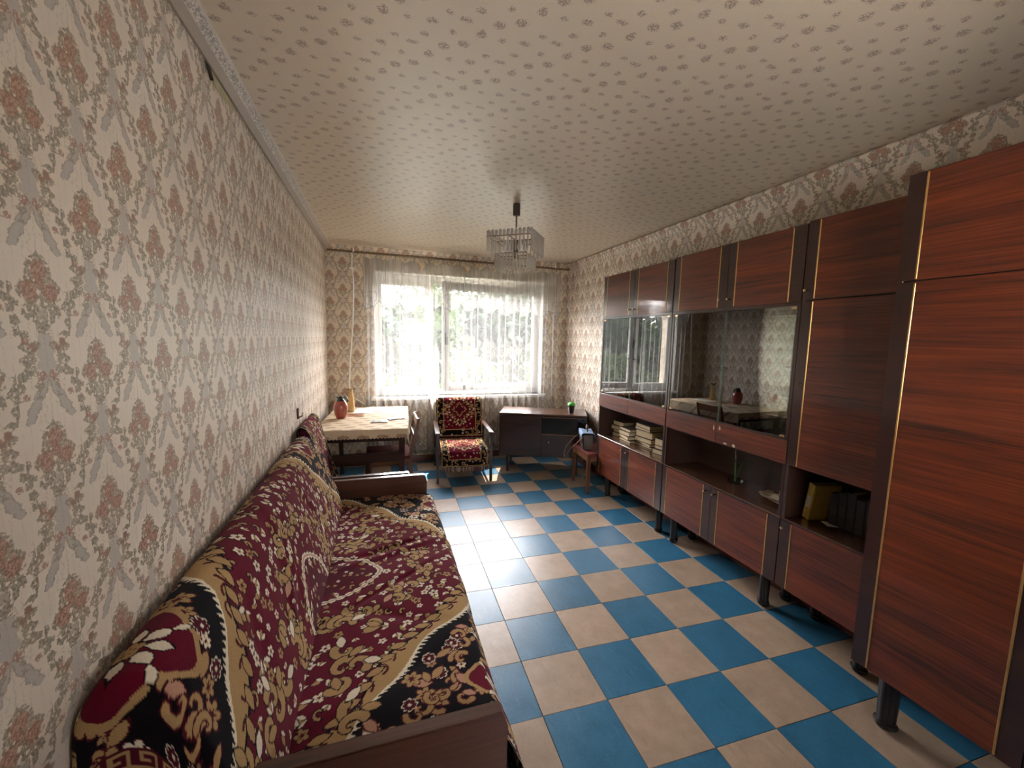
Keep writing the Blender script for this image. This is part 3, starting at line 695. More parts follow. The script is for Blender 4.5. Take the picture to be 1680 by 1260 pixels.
for k in range(4):
    g = G(); n = 6; v = []
    for a in range(n):
        for b in range(n): v.append((-.055 + .11 * a / 5 - .006 * k, -.09 + .18 * b / 5, .004 + .007 * k + .007 * math.sin(a * 1.9 + k) * math.cos(b * 1.3 + k) * .5 + (.012 if b == 5 and k > 1 else 0)))
    g.add(v, [(a * n + b, (a + 1) * n + b, (a + 1) * n + b + 1, a * n + b + 1) for a in range(5) for b in range(5)])
    o = part('sheet', g, MPAP, pp, loc=(0, 0, 0), smooth=True); o.rotation_euler = (0, 0, .12 * k - .2)
book('white-paged thin book lying on the yellowed papers in the middle niche', 2.335, 1.700, .652, .12, .15, .032, .3, COV[4], 'loose books in the middle niche', MWPAP)
# narrow unit niche: yellow folder, dark books, card
Mf = Matrix.Translation((2.262, 1.520, .6145)) @ Matrix.Rotation(math.radians(-14), 4, 'Z') @ Matrix.Rotation(math.radians(8.5), 4, 'X')
MYEL = plain('yellow_card', (.40, .27, .045), .6); MYSP = plain('yellow_spine', (.55, .38, .07), .55); MLBL = plain('white_label', (.62, .60, .56), .7)
fo = thing('folder', 'thick yellow box folder leaning among dark books in the narrow unit niche', 'folder', (2.262, 1.520, .6145))
part('cover', G().box(-.066, .08, -.014, -.010, .002, .205).box(-.066, .08, .022, .026, .002, .205).tf(Mf), MYEL, fo, bevel=.001)
part('spine', G().box(-.072, -.066, -.014, .026, .002, .205).tf(Mf), MYSP, fo, bevel=.001)
part('pages', G().box(-.064, .075, -.0095, .0215, .005, .20).tf(Mf), MPG, fo)
part('label', G().box(-.0728, -.072, -.006, .018, .07, .135).cyl((-.0734, .006, .10), (-.0728, .006, .10), .005, 8).tf(Mf), MLBL, fo)
for k in range(8):
    y = 1.446 - k * .041; h = .17 + .035 * ((k * 37) % 5) / 5
    o = part('book', G().box(-.06, .06, -.019, -.016, 0, h).box(-.06, .06, .016, .019, 0, h).box(-.064, -.060, -.019, .019, 0, h), COV[(4, 1, 4, 3, 4, 0, 4, 3)[k]], None, loc=(2.325, y, .6137), bevel=.001)
    tag(o, f"dark upright book in the narrow unit niche, {['next to the yellow folder', 'second from the yellow folder', 'third from the yellow folder', 'fourth from the yellow folder', 'fourth from the wardrobe', 'third from the wardrobe', 'second from the wardrobe', 'closest to the wardrobe'][k]}", 'book', 'dark books in the narrow niche')
    part('pages', G().box(-.058, .057, -.016, .016, .003, h - .004), MPG, o, loc=(0, 0, 0)); part('title_band', G().box(-.0648, -.064, -.013, .013, h * .35, h * .62), COV[3], o, loc=(0, 0, 0))
o = part('card', G().box(-.045, .045, -.032, .032, 0, .0012), MWPAP, None, loc=(2.272, 1.443, .6138)); o.rotation_euler = (0, 0, -.5); tag(o, 'white card lying flat in front of the yellow folder', 'card')

# ================================================================== woven cloth print (painted on the cloth's own fine mesh)
MAROON, BLACK, TAN, CREAM, ROSE, DKRED = [np.array(c, np.float32) for c in ((.098, .0045, .0155), (.006, .0045, .006), (.34, .215, .095), (.62, .55, .43), (.40, .22, .15), (.07, .006, .014))]
class Print:
    def __init__(s, nv, nu, res): s.a = np.tile(MAROON, (nv, nu, 1)); s.r = res; s.nv, s.nu = nv, nu; s.y = np.arange(nv)[:, None] * res; s.x = np.arange(nu)[None] * res
    def win(s, x, y, R):
        i0, i1 = max(0, int((y - R) / s.r)), min(s.nv, int((y + R) / s.r) + 2); j0, j1 = max(0, int((x - R) / s.r)), min(s.nu, int((x + R) / s.r) + 2)
        return (i0, i1, j0, j1) if i1 > i0 and j1 > j0 else None
    def polar(s, x, y, R, fn, col):
        w_ = s.win(x, y, R * 1.3)
        if not w_: return
        i0, i1, j0, j1 = w_; dy = s.y[i0:i1] - y; dx = s.x[:, j0:j1] - x
        m = np.hypot(dx, dy) < R * fn(np.arctan2(dy, dx)); s.a[i0:i1, j0:j1][m] = col
    def flower(s, x, y, R, n, col, core, rot=0, out=BLACK, deep=.55):
        f = lambda t: (1 - deep) + deep * np.abs(np.cos(n * (t + rot) / 2)) ** .8
        if out is not None: s.polar(x, y, R * 1.16, f, out)
        s.polar(x, y, R, f, col)
        if R > .014: s.polar(x, y, R * .52, lambda t: .35 + .65 * np.abs(np.cos(n * (t + rot) / 2)) ** 4, DKRED if col is not CREAM else TAN)
        s.polar(x, y, R * .26, lambda t: 1 + 0 * t, core)
    def leaf(s, x, y, R, ang, col, thin=.38, out=BLACK):
        w_ = s.win(x, y, R * 1.4)
        if not w_: return
        i0, i1, j0, j1 = w_; dy = s.y[i0:i1] - y; dx = s.x[:, j0:j1] - x; c, q = math.cos(ang), math.sin(ang); u = dx * c + dy * q; v = -dx * q + dy * c
        for k, cc in ((1.22, out), (1.0, col)):
            if cc is None: continue
            m = (np.abs(u) < R * k) & (np.abs(v) < R * k * thin * np.clip(1 - (u / (R * k)) ** 2, 0, 1)); s.a[i0:i1, j0:j1][m] = cc
    def dots(s, pts, rs, col):
        for (x, y), R in zip(pts, rs):
            w_ = s.win(x, y, R)
            if w_:
                i0, i1, j0, j1 = w_; m = np.hypot(s.x[:, j0:j1] - x, s.y[i0:i1] - y) < R; s.a[i0:i1, j0:j1][m] = col
    def scroll(s, x, y, R, a0, turn, col, wd, out=BLACK):
        t = np.linspace(0, 1, 40); rr = R * (1 - t * .85); aa = a0 + turn * t * 4.2; cx = x - R * math.cos(a0); cy_ = y - R * math.sin(a0)
        P = [(cx + r * math.cos(a) , cy_ + r * math.sin(a)) for r, a in zip(rr, aa)]
        if out is not None: s.dots(P, wd * (1.15 - .8 * t) + .004, out)
        s.dots(P, wd * (1.15 - .8 * t), col)
    def band(s, P, wd, seed=0):
        """tan scrolled border with a toothed cream edge"""
        r = np.random.RandomState(seed); P = np.array(P); d = np.gradient(P, axis=0); L = np.hypot(d[:, 0], d[:, 1]) + 1e-9; N = np.stack([-d[:, 1] / L, d[:, 0] / L], 1); n = len(P)
        acc = np.cumsum(L); wv = wd * (.75 + .35 * np.sin(acc / .055))
        s.dots(P + N * .006, wv + .012, BLACK)
        teeth = np.arange(0, acc[-1], .021); ix = np.searchsorted(acc, teeth).clip(0, n - 1)
        s.dots(P + N * (wv * .55)[:, None], wv * .55, CREAM)
        for i in ix:
            b = P[i] + N[i] * wv[i] * .95
            for k in range(5): s.dots([b + N[i] * .0042 * k + d[i] / L[i] * .0028 * k], [.0075 * (1 - k / 5.2)], CREAM)
        s.dots(P, wv * .86, TAN)
        for i in ix[::3]:
            s.scroll(*(P[i] - N[i] * wd * .2), wd * .7, math.atan2(N[i][1], N[i][0]) + r.rand(), 1 if i % 2 else -1, DKRED, .004, None)
            s.leaf(*(P[i] - N[i] * wd * .95), wd * .75, math.atan2(d[i][1], d[i][0]) + .6, TAN, .45, BLACK)
    def sprays(s, n, inside, seed, sizes=(.008, .015)):
        r = np.random.RandomState(seed); pts = []
        for _ in range(n * 6):
            x, y = r.rand() * s.nu * s.r, r.rand() * s.nv * s.r
            if not inside(x, y) or any((x - a) ** 2 + (y - b) ** 2 < .034 ** 2 for a, b in pts): continue
            pts.append((x, y)); q = r.rand(); R = sizes[0] + (sizes[1] - sizes[0]) * r.rand(); an = r.rand() * 6.3
            if q < .42: s.flower(x, y, R, 5, TAN if r.rand() < .4 else CREAM, DKRED, an)
            elif q < .66:
                for k in (-.7, 0, .7): s.leaf(x + R * .8 * math.cos(an + k), y + R * .8 * math.sin(an + k), R * .75, an + k, CREAM if k else TAN, .45)
            elif q < .84: s.leaf(x, y, R * 1.2, an, TAN, .5); s.leaf(x + .012, y + .008, R, an + .9, CREAM, .4)
            else: s.scroll(x, y, R * 1.1, an, 1, TAN, .004)
            if len(pts) >= n: break
def rug(Lx, Ly, res, seed=0, aa=.66):
    """x along the length, y outward from the crease (0) to the edge"""
    nu, nv = int(Lx / res) + 1, int(Ly / res) + 1; p = Print(nv, nu, res); r = np.random.RandomState(seed)
    X = (p.x - Lx / 2) / (Lx / 2); q = p.y / Ly; lim = lambda q_: .93 - aa * q_ ** 1.25
    wav = .03 * np.sin(q * 13) + .015 * np.sin(q * 29)
    p.a[np.broadcast_to(np.abs(X), (nv, nu)) > lim(q) + wav] = BLACK
    inside = lambda x, y: abs((x - Lx / 2) / (Lx / 2)) < lim(y / Ly) - .07
    p.sprays(int(250 * Lx * Ly), inside, seed + 1, (.010, .022))
    for s_ in (-1, 1):                                             # corner grounds
        cx = lambda u: Lx / 2 + s_ * u * Lx / 2
        for k in range(int(330 * Ly)):
            u, v = .3 + .7 * r.rand(), r.rand() * Ly
            if u < lim(v / Ly) + .09: continue
            m = r.rand()
            if m < .30: p.flower(cx(u), v, .016 + .02 * r.rand(), 6, TAN if m < .2 else CREAM, DKRED, r.rand() * 6, DKRED)
            elif m < .6: p.leaf(cx(u), v, .016 + .018 * r.rand(), r.rand() * 6, TAN if m < .5 else ROSE, .5, DKRED)
            elif m < .85: p.scroll(cx(u), v, .03, r.rand() * 6, 1 if r.rand() < .5 else -1, TAN, .008, DKRED)
            else: p.flower(cx(u), v, .022, 8, DKRED, CREAM, 0, CREAM, .3)
        lx, ly = cx(.77), Ly * .70                                 # lozenge with the big pale flower
        for R, c in ((.135, TAN), (.118, MAROON)): p.polar(lx, ly, R, lambda t: .62 + .38 * np.abs(np.cos(2 * t)) ** .7 + .05 * np.cos(8 * t), c)
        for k in range(8): p.leaf(lx + .047 * math.cos(k * PI / 4), ly + .047 * math.sin(k * PI / 4), .021, k * PI / 4, CREAM, .62)
        p.flower(lx, ly, .026, 5, TAN, TAN, 0, BLACK, .3)
        for k in (.8, 2.4, 3.9, 5.5): p.leaf(lx + .086 * math.cos(k), ly + .086 * math.sin(k), .016, k, CREAM, .45)
        p.flower(cx(.94), Ly * .36, .040, 6, TAN, BLACK, .3, BLACK); p.flower(cx(.90), Ly * .92, .036, 7, TAN, BLACK, .3, BLACK)
        for k in range(3): p.scroll(cx(.62 + .1 * k), Ly * (.93 - .05 * k), .05, 1.2 * k, s_, TAN, .012)
        qq = np.linspace(.0, 1.0, 260); P = [(cx(lim(a) + .03 * math.sin(a * 13)), a * Ly) for a in qq]
        p.band(P if s_ < 0 else P[::-1], .042, seed + 5)
    # central medallion on the crease and half medallion at the edge
    for yb, ru, rv, sg_ in ((0.0, .19 * Lx / 2, .27 * Ly, 1), (Ly, .13 * Lx / 2, .17 * Ly, -1)):
        for k in range(46):
            a = PI * k / 45; kk = 1.75 if sg_ > 0 else 1.5; jx, jy = Lx / 2 + ru * kk * math.cos(a) * (1 + .1 * math.sin(5 * k)), yb + sg_ * rv * kk * math.sin(a) * (1 + .12 * math.cos(7 * k))
            (p.scroll(jx, jy, .030, a + k, 1 if k % 2 else -1, TAN, .011) if k % 3 else p.leaf(jx, jy, .030, a + 1.2, TAN if k % 2 else ROSE, .5))
        t_ = np.linspace(0, PI, 150); dm = lambda t: np.stack([Lx / 2 + ru * np.sign(np.cos(t)) * np.abs(np.cos(t)) ** 1.3, yb + sg_ * rv * np.abs(np.sin(t)) ** 1.3], 1)
        w_ = p.win(Lx / 2, yb, max(ru, rv) * 1.1); i0, i1, j0, j1 = w_
        m = (np.abs((p.x[:, j0:j1] - Lx / 2) / ru) ** .77 + np.abs((p.y[i0:i1] - yb) / rv) ** .77) < 1; p.a[i0:i1, j0:j1][m] = DKRED
        for k in range(60):
            u, v = (r.rand() * 2 - 1) * ru, r.rand() * rv
            if (abs(u) / ru) ** .77 + (v / rv) ** .77 < .86: p.flower(Lx / 2 + u, yb + sg_ * v, .009, 5, (CREAM, TAN, ROSE)[k % 3], BLACK, k)
        P = dm(t_); p.dots(P, np.full(150, .016), BLACK); p.dots(P, .010 + .004 * np.sin(np.arange(150) * .9), CREAM); p.dots(P, np.full(150, .004), ROSE)
    for k in range(9):                                             # leafy clumps near the crease
        for s_ in (-1, 1):
            x = Lx / 2 + s_ * Lx / 2 * (.30 + .065 * k); y = Ly * (.10 + .06 * ((k * 7) % 3))
            p.scroll(x, y, .045, k * 1.7, s_, TAN, .014); p.leaf(x + .03, y + .02, .03, k, CREAM if k % 2 else TAN, .5)
    return p
def pile(name):
    M = Mat(name, 0.95, 0.05); at = M.node('ShaderNodeVertexColor'); at.layer_name = 'print'
    n = M.noisev(M.node('ShaderNodeNewGeometry').outputs['Position'], 260.0, 3.0)
    hs = M.node('ShaderNodeHueSaturation'); M.link(at.outputs[0], hs.inputs['Color']); M.link(n * 0.5 + 0.76, hs.inputs['Value']); M.color(hs.outputs[0])
    M.bump(n, 0.35, 0.003); M.set(**{'Sheen Weight': 0.03, 'Sheen Roughness': 0.5}); return M.m
MPILE = pile('patterned_pile')
def resample(pts, n):
    P = np.array(pts, float); d = np.concatenate([[0], np.cumsum(np.hypot(*np.diff(P, axis=0).T))]); t_ = np.linspace(0, d[-1], n)
    Q = np.stack([np.interp(t_, d, P[:, i]) for i in range(2)], 1)
    for _ in range(max(4, n // 22)): Q[1:-1] = (Q[:-2] + Q[1:-1] * 2 + Q[2:]) / 4
    return Q, d[-1]
def offset_normal(P, H):
    du = np.gradient(P, axis=1); dv = np.gradient(P, axis=0); n = np.cross(du, dv); n /= np.linalg.norm(n, axis=2)[..., None] + 1e-9
    return P + n * H[..., None]

# ================================================================== sofa
SY0, SY1 = 1.002, 2.955
so = thing('sofa', 'long fold-down sofa with wooden plank arms along the wallpapered wall', 'sofa', (-.10, 1.98, 0))
part('seat', G().box(-.265, .345, SY0 + .004, SY1 - .004, .13, .395), MMAR, so, bevel=.03, seg=3, smooth=True)
back_prof = [(-.275, .20), (-.272, .42), (-.345, .66), (-.405, .815), (-.440, .862), (-.490, .872), (-.525, .850), (-.540, .76), (-.540, .20)]
part('backrest', G().prism(back_prof, 'y', .930, 2.84), MMAR, so, bevel=.012, seg=2, smooth=True)
part('base', G().box(-.52, .30, SY0 + .01, SY1 - .01, .05, .128), MDK, so, bevel=.004)
for ya, yb in ((.955, .999), (2.958, 3.000)):
    part('arm', G().prism([(-.335, .10), (.318, .10), (.322, .500), (.306, .549), (-.335, .549)], 'y', ya, yb), [MARM], so, bevel=.004, seg=2)
for x in (-.45, .24):
    for y in (1.06, 2.90): part('leg', G().frustum((x, y, .002), .018, (x, y, .05), .025), MBLACK, so)
RES = .0032
Lx = 1.98; prof, Lp = resample([(-.262, .412), (-.15, .418), (.10, .424), (.26, .424), (.335, .412), (.368, .370), (.382, .25), (.398, .085)], 100)
nu = int(Lx / RES) + 1; nv = int(Lp / RES) + 1; prof, Lp = resample([(-.262, .412), (-.15, .418), (.10, .424), (.26, .424), (.335, .412), (.368, .370), (.382, .25), (.398, .085)], nv)
y_t = np.linspace(0, 1, nu)[None]; k_ = np.clip((prof[:, 0] - .335) / .03, 0, 1)[:, None]
Yc = (SY0 + .003) * (1 - k_) + .945 * k_; Yd = (SY1 - .003) * (1 - k_) + 2.965 * k_
P = np.zeros((nv, nu, 3)); P[..., 0] = prof[:, 0:1]; P[..., 2] = prof[:, 1:2]; P[..., 1] = Yc + (Yd - Yc) * y_t
yy = P[..., 1]; xx = P[..., 0]
H = noise2(nv, nu, 7, 16, 3) * .014 + noise2(nv, nu, 3, 5, 4) * .012
for yc, a, sl, wd in ((2.20, .017, .35, .022), (2.13, -.012, .35, .03), (1.62, .008, -.5, .03), (1.85, .009, .7, .02), (2.55, .008, -.3, .03), (1.30, .006, .5, .03)):
    H += a * np.exp(-((yy - yc - (xx - .05) * sl) / wd) ** 2) * np.clip(1 - np.abs(xx - .05) / .33, 0, 1) ** .7
P2 = offset_normal(P, H); P2[..., 2] = np.where(xx < .3, np.maximum(P2[..., 2], .400), P2[..., 2])
rg = rug(Lx, Lp, RES, 11, 1.12)
cov = bpy.data.objects.new('sofa_throw', grid_mesh('sofa_throw', P2, MPILE, rg.a[:nv, :nu])); COL.objects.link(cov)
tag(cov, 'rumpled maroon floral throw spread over the sofa seat between the arms', 'blanket', 'maroon floral throws')
# throw over the backrest, its end hanging over the near side
pts = [(-.258, .418), (-.282, .50), (-.338, .66), (-.398, .815), (-.432, .868), (-.470, .884), (-.515, .868), (-.545, .815), (-.556, .66)]
_, Lp = resample(pts, 60); nv = int(Lp / RES) + 1; prof, Lp = resample(pts, nv); By0, By1 = .915, 2.86; Lx = By1 - By0 + .175
nu = int(Lx / RES) + 1; s_ = np.linspace(0, Lx, nu)
P = np.zeros((nv, nu, 3)); turn = .175
over = np.clip((turn - s_) / turn, 0, 1)                            # 1 at hem of hanging end, 0 on the backrest
ycol = np.where(s_ >= turn, By0 + (s_ - turn), By0 - .012 * np.sin(np.clip(over * 6, 0, 1) * PI / 2))
for i in range(nv):
    P[i, :, 0] = prof[i, 0]; P[i, :, 1] = ycol; P[i, :, 2] = prof[i, 1] - np.maximum(0, turn - s_) * (1.0 if True else 0)
P[..., 2] = np.maximum(P[..., 2], .30)
_n = np.cross(np.gradient(P, axis=1)[nv // 3, nu // 2], np.gradient(P, axis=0)[nv // 3, nu // 2]); OUTW = 1 if _n[0] > 0 else -1
H = noise2(nv, nu, 5, 14, 8) * .012 + noise2(nv, nu, 2, 5, 9) * .016
sx_ = np.linspace(0, 1, nv)[:, None]
for yc, a, sl, wd in ((1.62, -.016, .5, .035), (1.72, .010, .5, .03), (2.2, .008, -.4, .03), (1.25, .008, .3, .04)):
    H += a * np.exp(-((P[..., 1] - yc - (sx_ - .4) * sl) / wd) ** 2) * np.clip(1 - np.abs(sx_ - .35) / .35, 0, 1)
H *= np.clip((s_ - turn + .02) / .05, 0.15, 1)[None] * np.clip((1.0 - sx_) / .25, 0, 1)
P = offset_normal(P, -(np.abs(H) + .010) if OUTW < 0 else np.abs(H) + .010); P[..., 0] = np.maximum(P[..., 0], XL + .004)
rg = rug(Lx, Lp, RES, 11, .78); a = rg.a[:nv, :nu]
hem = s_[None] < .050                                               # key border along the hem
cell = (np.arange(nv)[:, None] * RES / .052) % 1.0; vv = s_[None] / .050
key = ((vv > .12) & (vv < .24)) | ((cell < .14) & (vv < .86) & (vv > .12)) | ((vv > .74) & (vv < .86) & (cell < .72)) | ((cell > .58) & (cell < .72) & (vv > .40) & (vv < .86)) | ((vv > .40) & (vv < .52) & (cell > .32) & (cell < .72))
a[np.broadcast_to(hem, a.shape[:2])] = DKRED; a[np.broadcast_to(hem, a.shape[:2]) & key] = TAN; a[np.broadcast_to(hem & (vv < .10), a.shape[:2])] = ROSE
cov2 = bpy.data.objects.new('sofa_throw', grid_mesh('sofa_throw', P, MPILE, a)); COL.objects.link(cov2)
tag(cov2, 'maroon floral throw with key-pattern hem draped over the sofa backrest', 'blanket', 'maroon floral throws')

# ================================================================== armchairs
def cloth_strip(name, pts, w, res, seed, amp, parent=None, mesh_only=False):
    _, Lp = resample(pts, 40); nv = int(Lp / res) + 1; prof, Lp = resample(pts, nv); nu = int(w / res) + 1
    P = np.zeros((nv, nu, 3)); P[..., 0] = np.linspace(-w / 2, w / 2, nu)[None]; P[..., 1] = prof[:, 0:1]; P[..., 2] = prof[:, 1:2]
    P = offset_normal(P, noise2(nv, nu, 4, 5, seed) * amp)
    q = Print(nv, nu, res); Lw = w; q.a[:] = MAROON; r = np.random.RandomState(seed)
    ed = np.minimum(np.minimum(q.x, Lw - q.x), np.minimum(q.y, Lp - q.y)); q.a[ed < .085] = BLACK
    for k in range(240):
        x, y = r.rand() * Lw, r.rand() * Lp; e = min(x, Lw - x, y, Lp - y)
        if e < .085:
            (q.scroll(x, y, .020, r.rand() * 6, 1 if k % 2 else -1, TAN, .005) if k % 3 else q.flower(x, y, .012, 5, CREAM if k % 2 else TAN, DKRED, k))
        elif r.rand() < .5: q.flower(x, y, .009, 5, CREAM if k % 2 else TAN, DKRED, k)
    for R, c in ((.19, TAN), (.165, BLACK), (.15, MAROON), (.085, TAN), (.07, DKRED)): q.polar(Lw / 2, Lp * .45, R * Lw / .5, lambda t: .72 + .16 * np.cos(4 * t) + .10 * np.cos(16 * t), c)
    for k in range(44):
        an = k * 2 * PI / 22; rr = (.115 if k < 22 else .155) * Lw / .5
        q.flower(Lw / 2 + rr * math.cos(an), Lp * .45 + rr * math.sin(an), .012, 5, TAN if k % 2 else CREAM, BLACK, k)
    for e in (.012, .082):
        band = (np.abs(ed - e) < .0045); q.a[band] = TAN
    return P, q.a
def fringe(w, y, z, n, ln, seed):
    g = G(); r = random.Random(seed)
    for k in range(n):
        x = -w / 2 + w * (k + .5) / n; x2 = x + r.uniform(-.006, .006); l = ln * r.uniform(.7, 1.1)
        g.frustum((x2, y + r.uniform(-.006, .006), z - l), (.0035, .002), (x, y, z), (.0022, .002), 0 if r.random() < .6 else 1)
    return g
MFR = [plain('red_fringe', (.14, .03, .025), .9), plain('pale_fringe', (.42, .33, .22), .9)]
def armchair(label, loc, rot, arm_t, hz, mid_post, lbl_seat, lbl_back, seed, wood_arm):
    c = thing('armchair', label, 'armchair', loc, rot, 'wooden armchairs with maroon throws')
    Z = (0, 0, 0)
    for s_ in (-1, 1):
        part('leg', G().frustum((s_ * .285, -.31, .001), .014, (s_ * .285, -.31, .55 - arm_t), (.016, .020)), MDZ, c, loc=Z, bevel=.002)
        part('leg', G().frustum((s_ * .285, .33, .001), .014, (s_ * .285, .29, .55 - arm_t), (.016, .020)), MDZ, c, loc=Z, bevel=.002)
        if mid_post is not None: part('arm_post', G().frustum((s_ * .285, mid_post, .001), .015, (s_ * .285, mid_post, .55 - arm_t), (.016, .017)), MDZ, c, loc=Z, bevel=.002)
        part('arm', G().box(s_ * .285 - .024, s_ * .285 + .024, -.335, .34, .55 - arm_t, .55), wood_arm, c, loc=Z, bevel=.005, seg=2)
        part('side_rail', G().box(s_ * .285 - .011, s_ * .285 + .011, -.29, .29, .20, .25), MDK, c, loc=Z, bevel=.002)
    part('front_rail', G().box(-.27, .27, -.315, -.293, .195, .25), MDK, c, loc=Z, bevel=.002)
    part('seat_cushion', G().box(-.255, .255, -.305, .20, .252, .352), MMAR, c, loc=Z, bevel=.025, seg=3, smooth=True)
    part('back_cushion', G().prism([(.175, .26), (.215, .40), (.340, hz - .02), (.375, hz), (.396, hz - .02), (.295, .36), (.265, .25)], 'x', -.262, .262), MMAR, c, loc=Z, bevel=.012, seg=2, smooth=True)
    # throws rest on the chair and stay top level
    Mx = Matrix.Translation(loc) @ Matrix.Rotation(rot, 4, 'Z')
    def put(name, P, col, lb, fr=None):
        o = bpy.data.objects.new(name, grid_mesh(name, P, MPILE, col)); COL.objects.link(o); o.matrix_world = Mx; tag(o, lb, 'blanket', 'small floral throws on the armchairs')
        if fr is not None: part('fringe', fr, MFR, o, loc=Z, kind='stuff')
        return o
    P, col = cloth_strip('t', [(.185, .365), (.10, .368), (-.18, .366), (-.27, .362), (-.318, .335), (-.326, .27), (-.326, .175)], .505, .0045, seed, .010)
    put('seat_throw', P, col, lbl_seat, fringe(.50, -.327, .178, 46, .055, seed))
    P, col = cloth_strip('t', [(.195, .385), (.245, .51), (.325, hz - .055), (.350, hz - .008), (.385, hz + .012), (.414, hz - .008), (.410, hz - .10), (.405, hz - .20)], .545, .0045, seed + 3, .008)
    put('back_throw', P, col, lbl_back)
    return c
armchair('low wooden armchair facing the room in front of the curtain, maroon throws on it', (.885, 4.53, 0), math.radians(-5), .022, .815, None,
         'maroon floral throw with fringe on the seat of the armchair by the curtain', 'maroon floral throw hung over the back of the armchair by the curtain', 21, MARM)
armchair('dark wooden armchair squeezed between the sofa end and the table', (-.135, 3.335, 0), math.radians(90), .080, .905, -.025,
         'maroon floral throw on the seat of the armchair behind the sofa', 'maroon floral throw over the back of the armchair behind the sofa', 31, MDK)

# ================================================================== table and what stands on it
TR = math.radians(-3.5); TL = (-.118, 4.275, 0); tw, tdp, tz = .76, 1.18, .742
tb = thing('dining_table', 'dark wooden dining table under a floral cloth by the window', 'table', TL, TR)
Z = (0, 0, 0)
part('tabletop', G().box(-tw / 2, tw / 2, -tdp / 2, tdp / 2, tz - .022, tz), MDK, tb, loc=Z, bevel=.003)
for y in (-tdp / 2 + .05, tdp / 2 - .05): part('apron', G().box(-tw / 2 + .06, tw / 2 - .06, y - .010, y + .010, tz - .115, tz - .023), MDK, tb, loc=Z)
for x in (-tw / 2 + .05, tw / 2 - .05): part('apron', G().box(x - .010, x + .010, -tdp / 2 + .06, tdp / 2 - .06, tz - .115, tz - .023), MDK, tb, loc=Z)
for x in (-1, 1):
    for y in (-1, 1): part('leg', G().frustum((x * (tw / 2 - .05), y * (tdp / 2 - .05), .001), .020, (x * (tw / 2 - .045), y * (tdp / 2 - .045), tz - .023), .027), MDZ, tb, loc=Z, bevel=.003)
def cloth_mat():
    M = Mat('table_cloth', 0.8, 0.2); p = M.objpos(); x = M.node('ShaderNodeSeparateXYZ'); M.link(p, x.inputs[0]); X, Y = Vv(M.nt, x.outputs[0]), Vv(M.nt, x.outputs[1]); Zz = Vv(M.nt, x.outputs[2])
    U = X - (Zz - tz).min(0.0) * 0.0; Vc = Y + (Zz - tz).min(0.0)
    n = M.noise(M.vec(U, Vc), 60.0, 2.0); sp = M.node('ShaderNodeSeparateColor'); M.link(n.outputs['Color'], sp.inputs[0]); a, b = Vv(M.nt, sp.outputs[0]), Vv(M.nt, sp.outputs[1])
    row = (Vc / .095).round(); vv = Vc - row * .095; uu = ((U / .16 + row * .37).fract() - .5) * .16
    ex = (uu + (a - .5) * .03) / .050; ey = (vv + (b - .5) * .03) / .020; d = ((ex * ex + ey * ey)._m('SQRT') * -1.0 + 1.0).soft(6)
    br = M.noisev(M.vec(U, Vc), 150.0, 1.0); d = d * (br - .42).soft(14)
    hue = M.noisev(M.vec(U, Vc), 70.0, 1.0); flo = M.ramp(hue, [(.42, (.17, .13, .07)), (.58, (.30, .13, .09))])
    wv = M.noisev(M.vec(U, Vc), 500.0, 1.0); bg = M.mix(wv * .3, (.60, .48, .33), (.44, .34, .22))
    M.color(M.mix(d * .85, bg, flo)); M.bump(wv, .2, .002); return M.m
nx_, ny_ = 190, 260; hx0, hx1, hy0, hy1 = -tw / 2 - .045, tw / 2 + .115, -tdp / 2 - .078, tdp / 2 + .05
gx = np.linspace(hx0, hx1, nx_)[None].repeat(ny_, 0); gy = np.linspace(hy0, hy1, ny_)[:, None].repeat(nx_, 1)
r_ = tw / 2 + .006; ry_ = tdp / 2 + .006
ox = np.maximum(np.abs(gx) - r_, 0); oy = np.maximum(np.abs(gy) - ry_, 0); tot = ox + oy
scal = .010 * np.abs(np.sin(gx * PI / .030)) * (oy > .062) + .010 * np.abs(np.sin(gy * PI / .030)) * (ox > .100)
P = np.zeros((ny_, nx_, 3)); P[..., 0] = np.clip(gx, -r_, r_) + np.sign(gx) * ox * .12; P[..., 1] = np.clip(gy, -ry_, ry_) + np.sign(gy) * oy * .12
P[..., 2] = tz + .003 - tot * 1.0 - scal + .0015 * noise2(ny_, nx_, 20, 14, 5) * (tot == 0)
P[..., 0] += noise2(ny_, nx_, 6, 9, 6) * .02 * (tot > 0) * (gx > 0)
P[..., 0] = np.maximum(P[..., 0], -.44)
tcl = bpy.data.objects.new('tablecloth', grid_mesh('tablecloth', P, cloth_mat())); COL.objects.link(tcl); tcl.location = TL; tcl.rotation_euler = (0, 0, TR)
tag(tcl, 'beige floral tablecloth with scalloped lace hem on the dining table', 'tablecloth')
ZT = tz + .0045
# thermos jug
MTH = Mat('jug_red', .30, .5); _g = MTH.objpos(); _w = MTH.node('ShaderNodeTexWave'); _w.inputs['Scale'].default_value = 9.0; _w.inputs['Distortion'].default_value = 2.0; MTH.link(_g, _w.inputs['Vector'])
MTH.color(MTH.mix(Vv(MTH.nt, _w.outputs[1]) * .35, (.30, .052, .034), (.16, .03, .02))); MTH.set(**{'Coat Weight': .6})
MJB = plain('jug_black', (.018, .030, .024), .25)
ju = thing('thermos_jug', 'round reddish brown jug with dark green neck and handle on the table', 'jug', (-.362, 4.245, ZT))
part('body', G().lathe([(.0005, 0), (.036, 0), (.044, .006), (.058, .045), (.067, .088), (.066, .118), (.056, .150), (.040, .170)], 28), MTH.m, ju, loc=Z, smooth=True)
part('neck', G().lathe([(.042, .166), (.034, .180), (.026, .192), (.024, .204), (.027, .210), (.020, .216), (.0005, .217)], 24), MJB, ju, loc=Z, smooth=True)
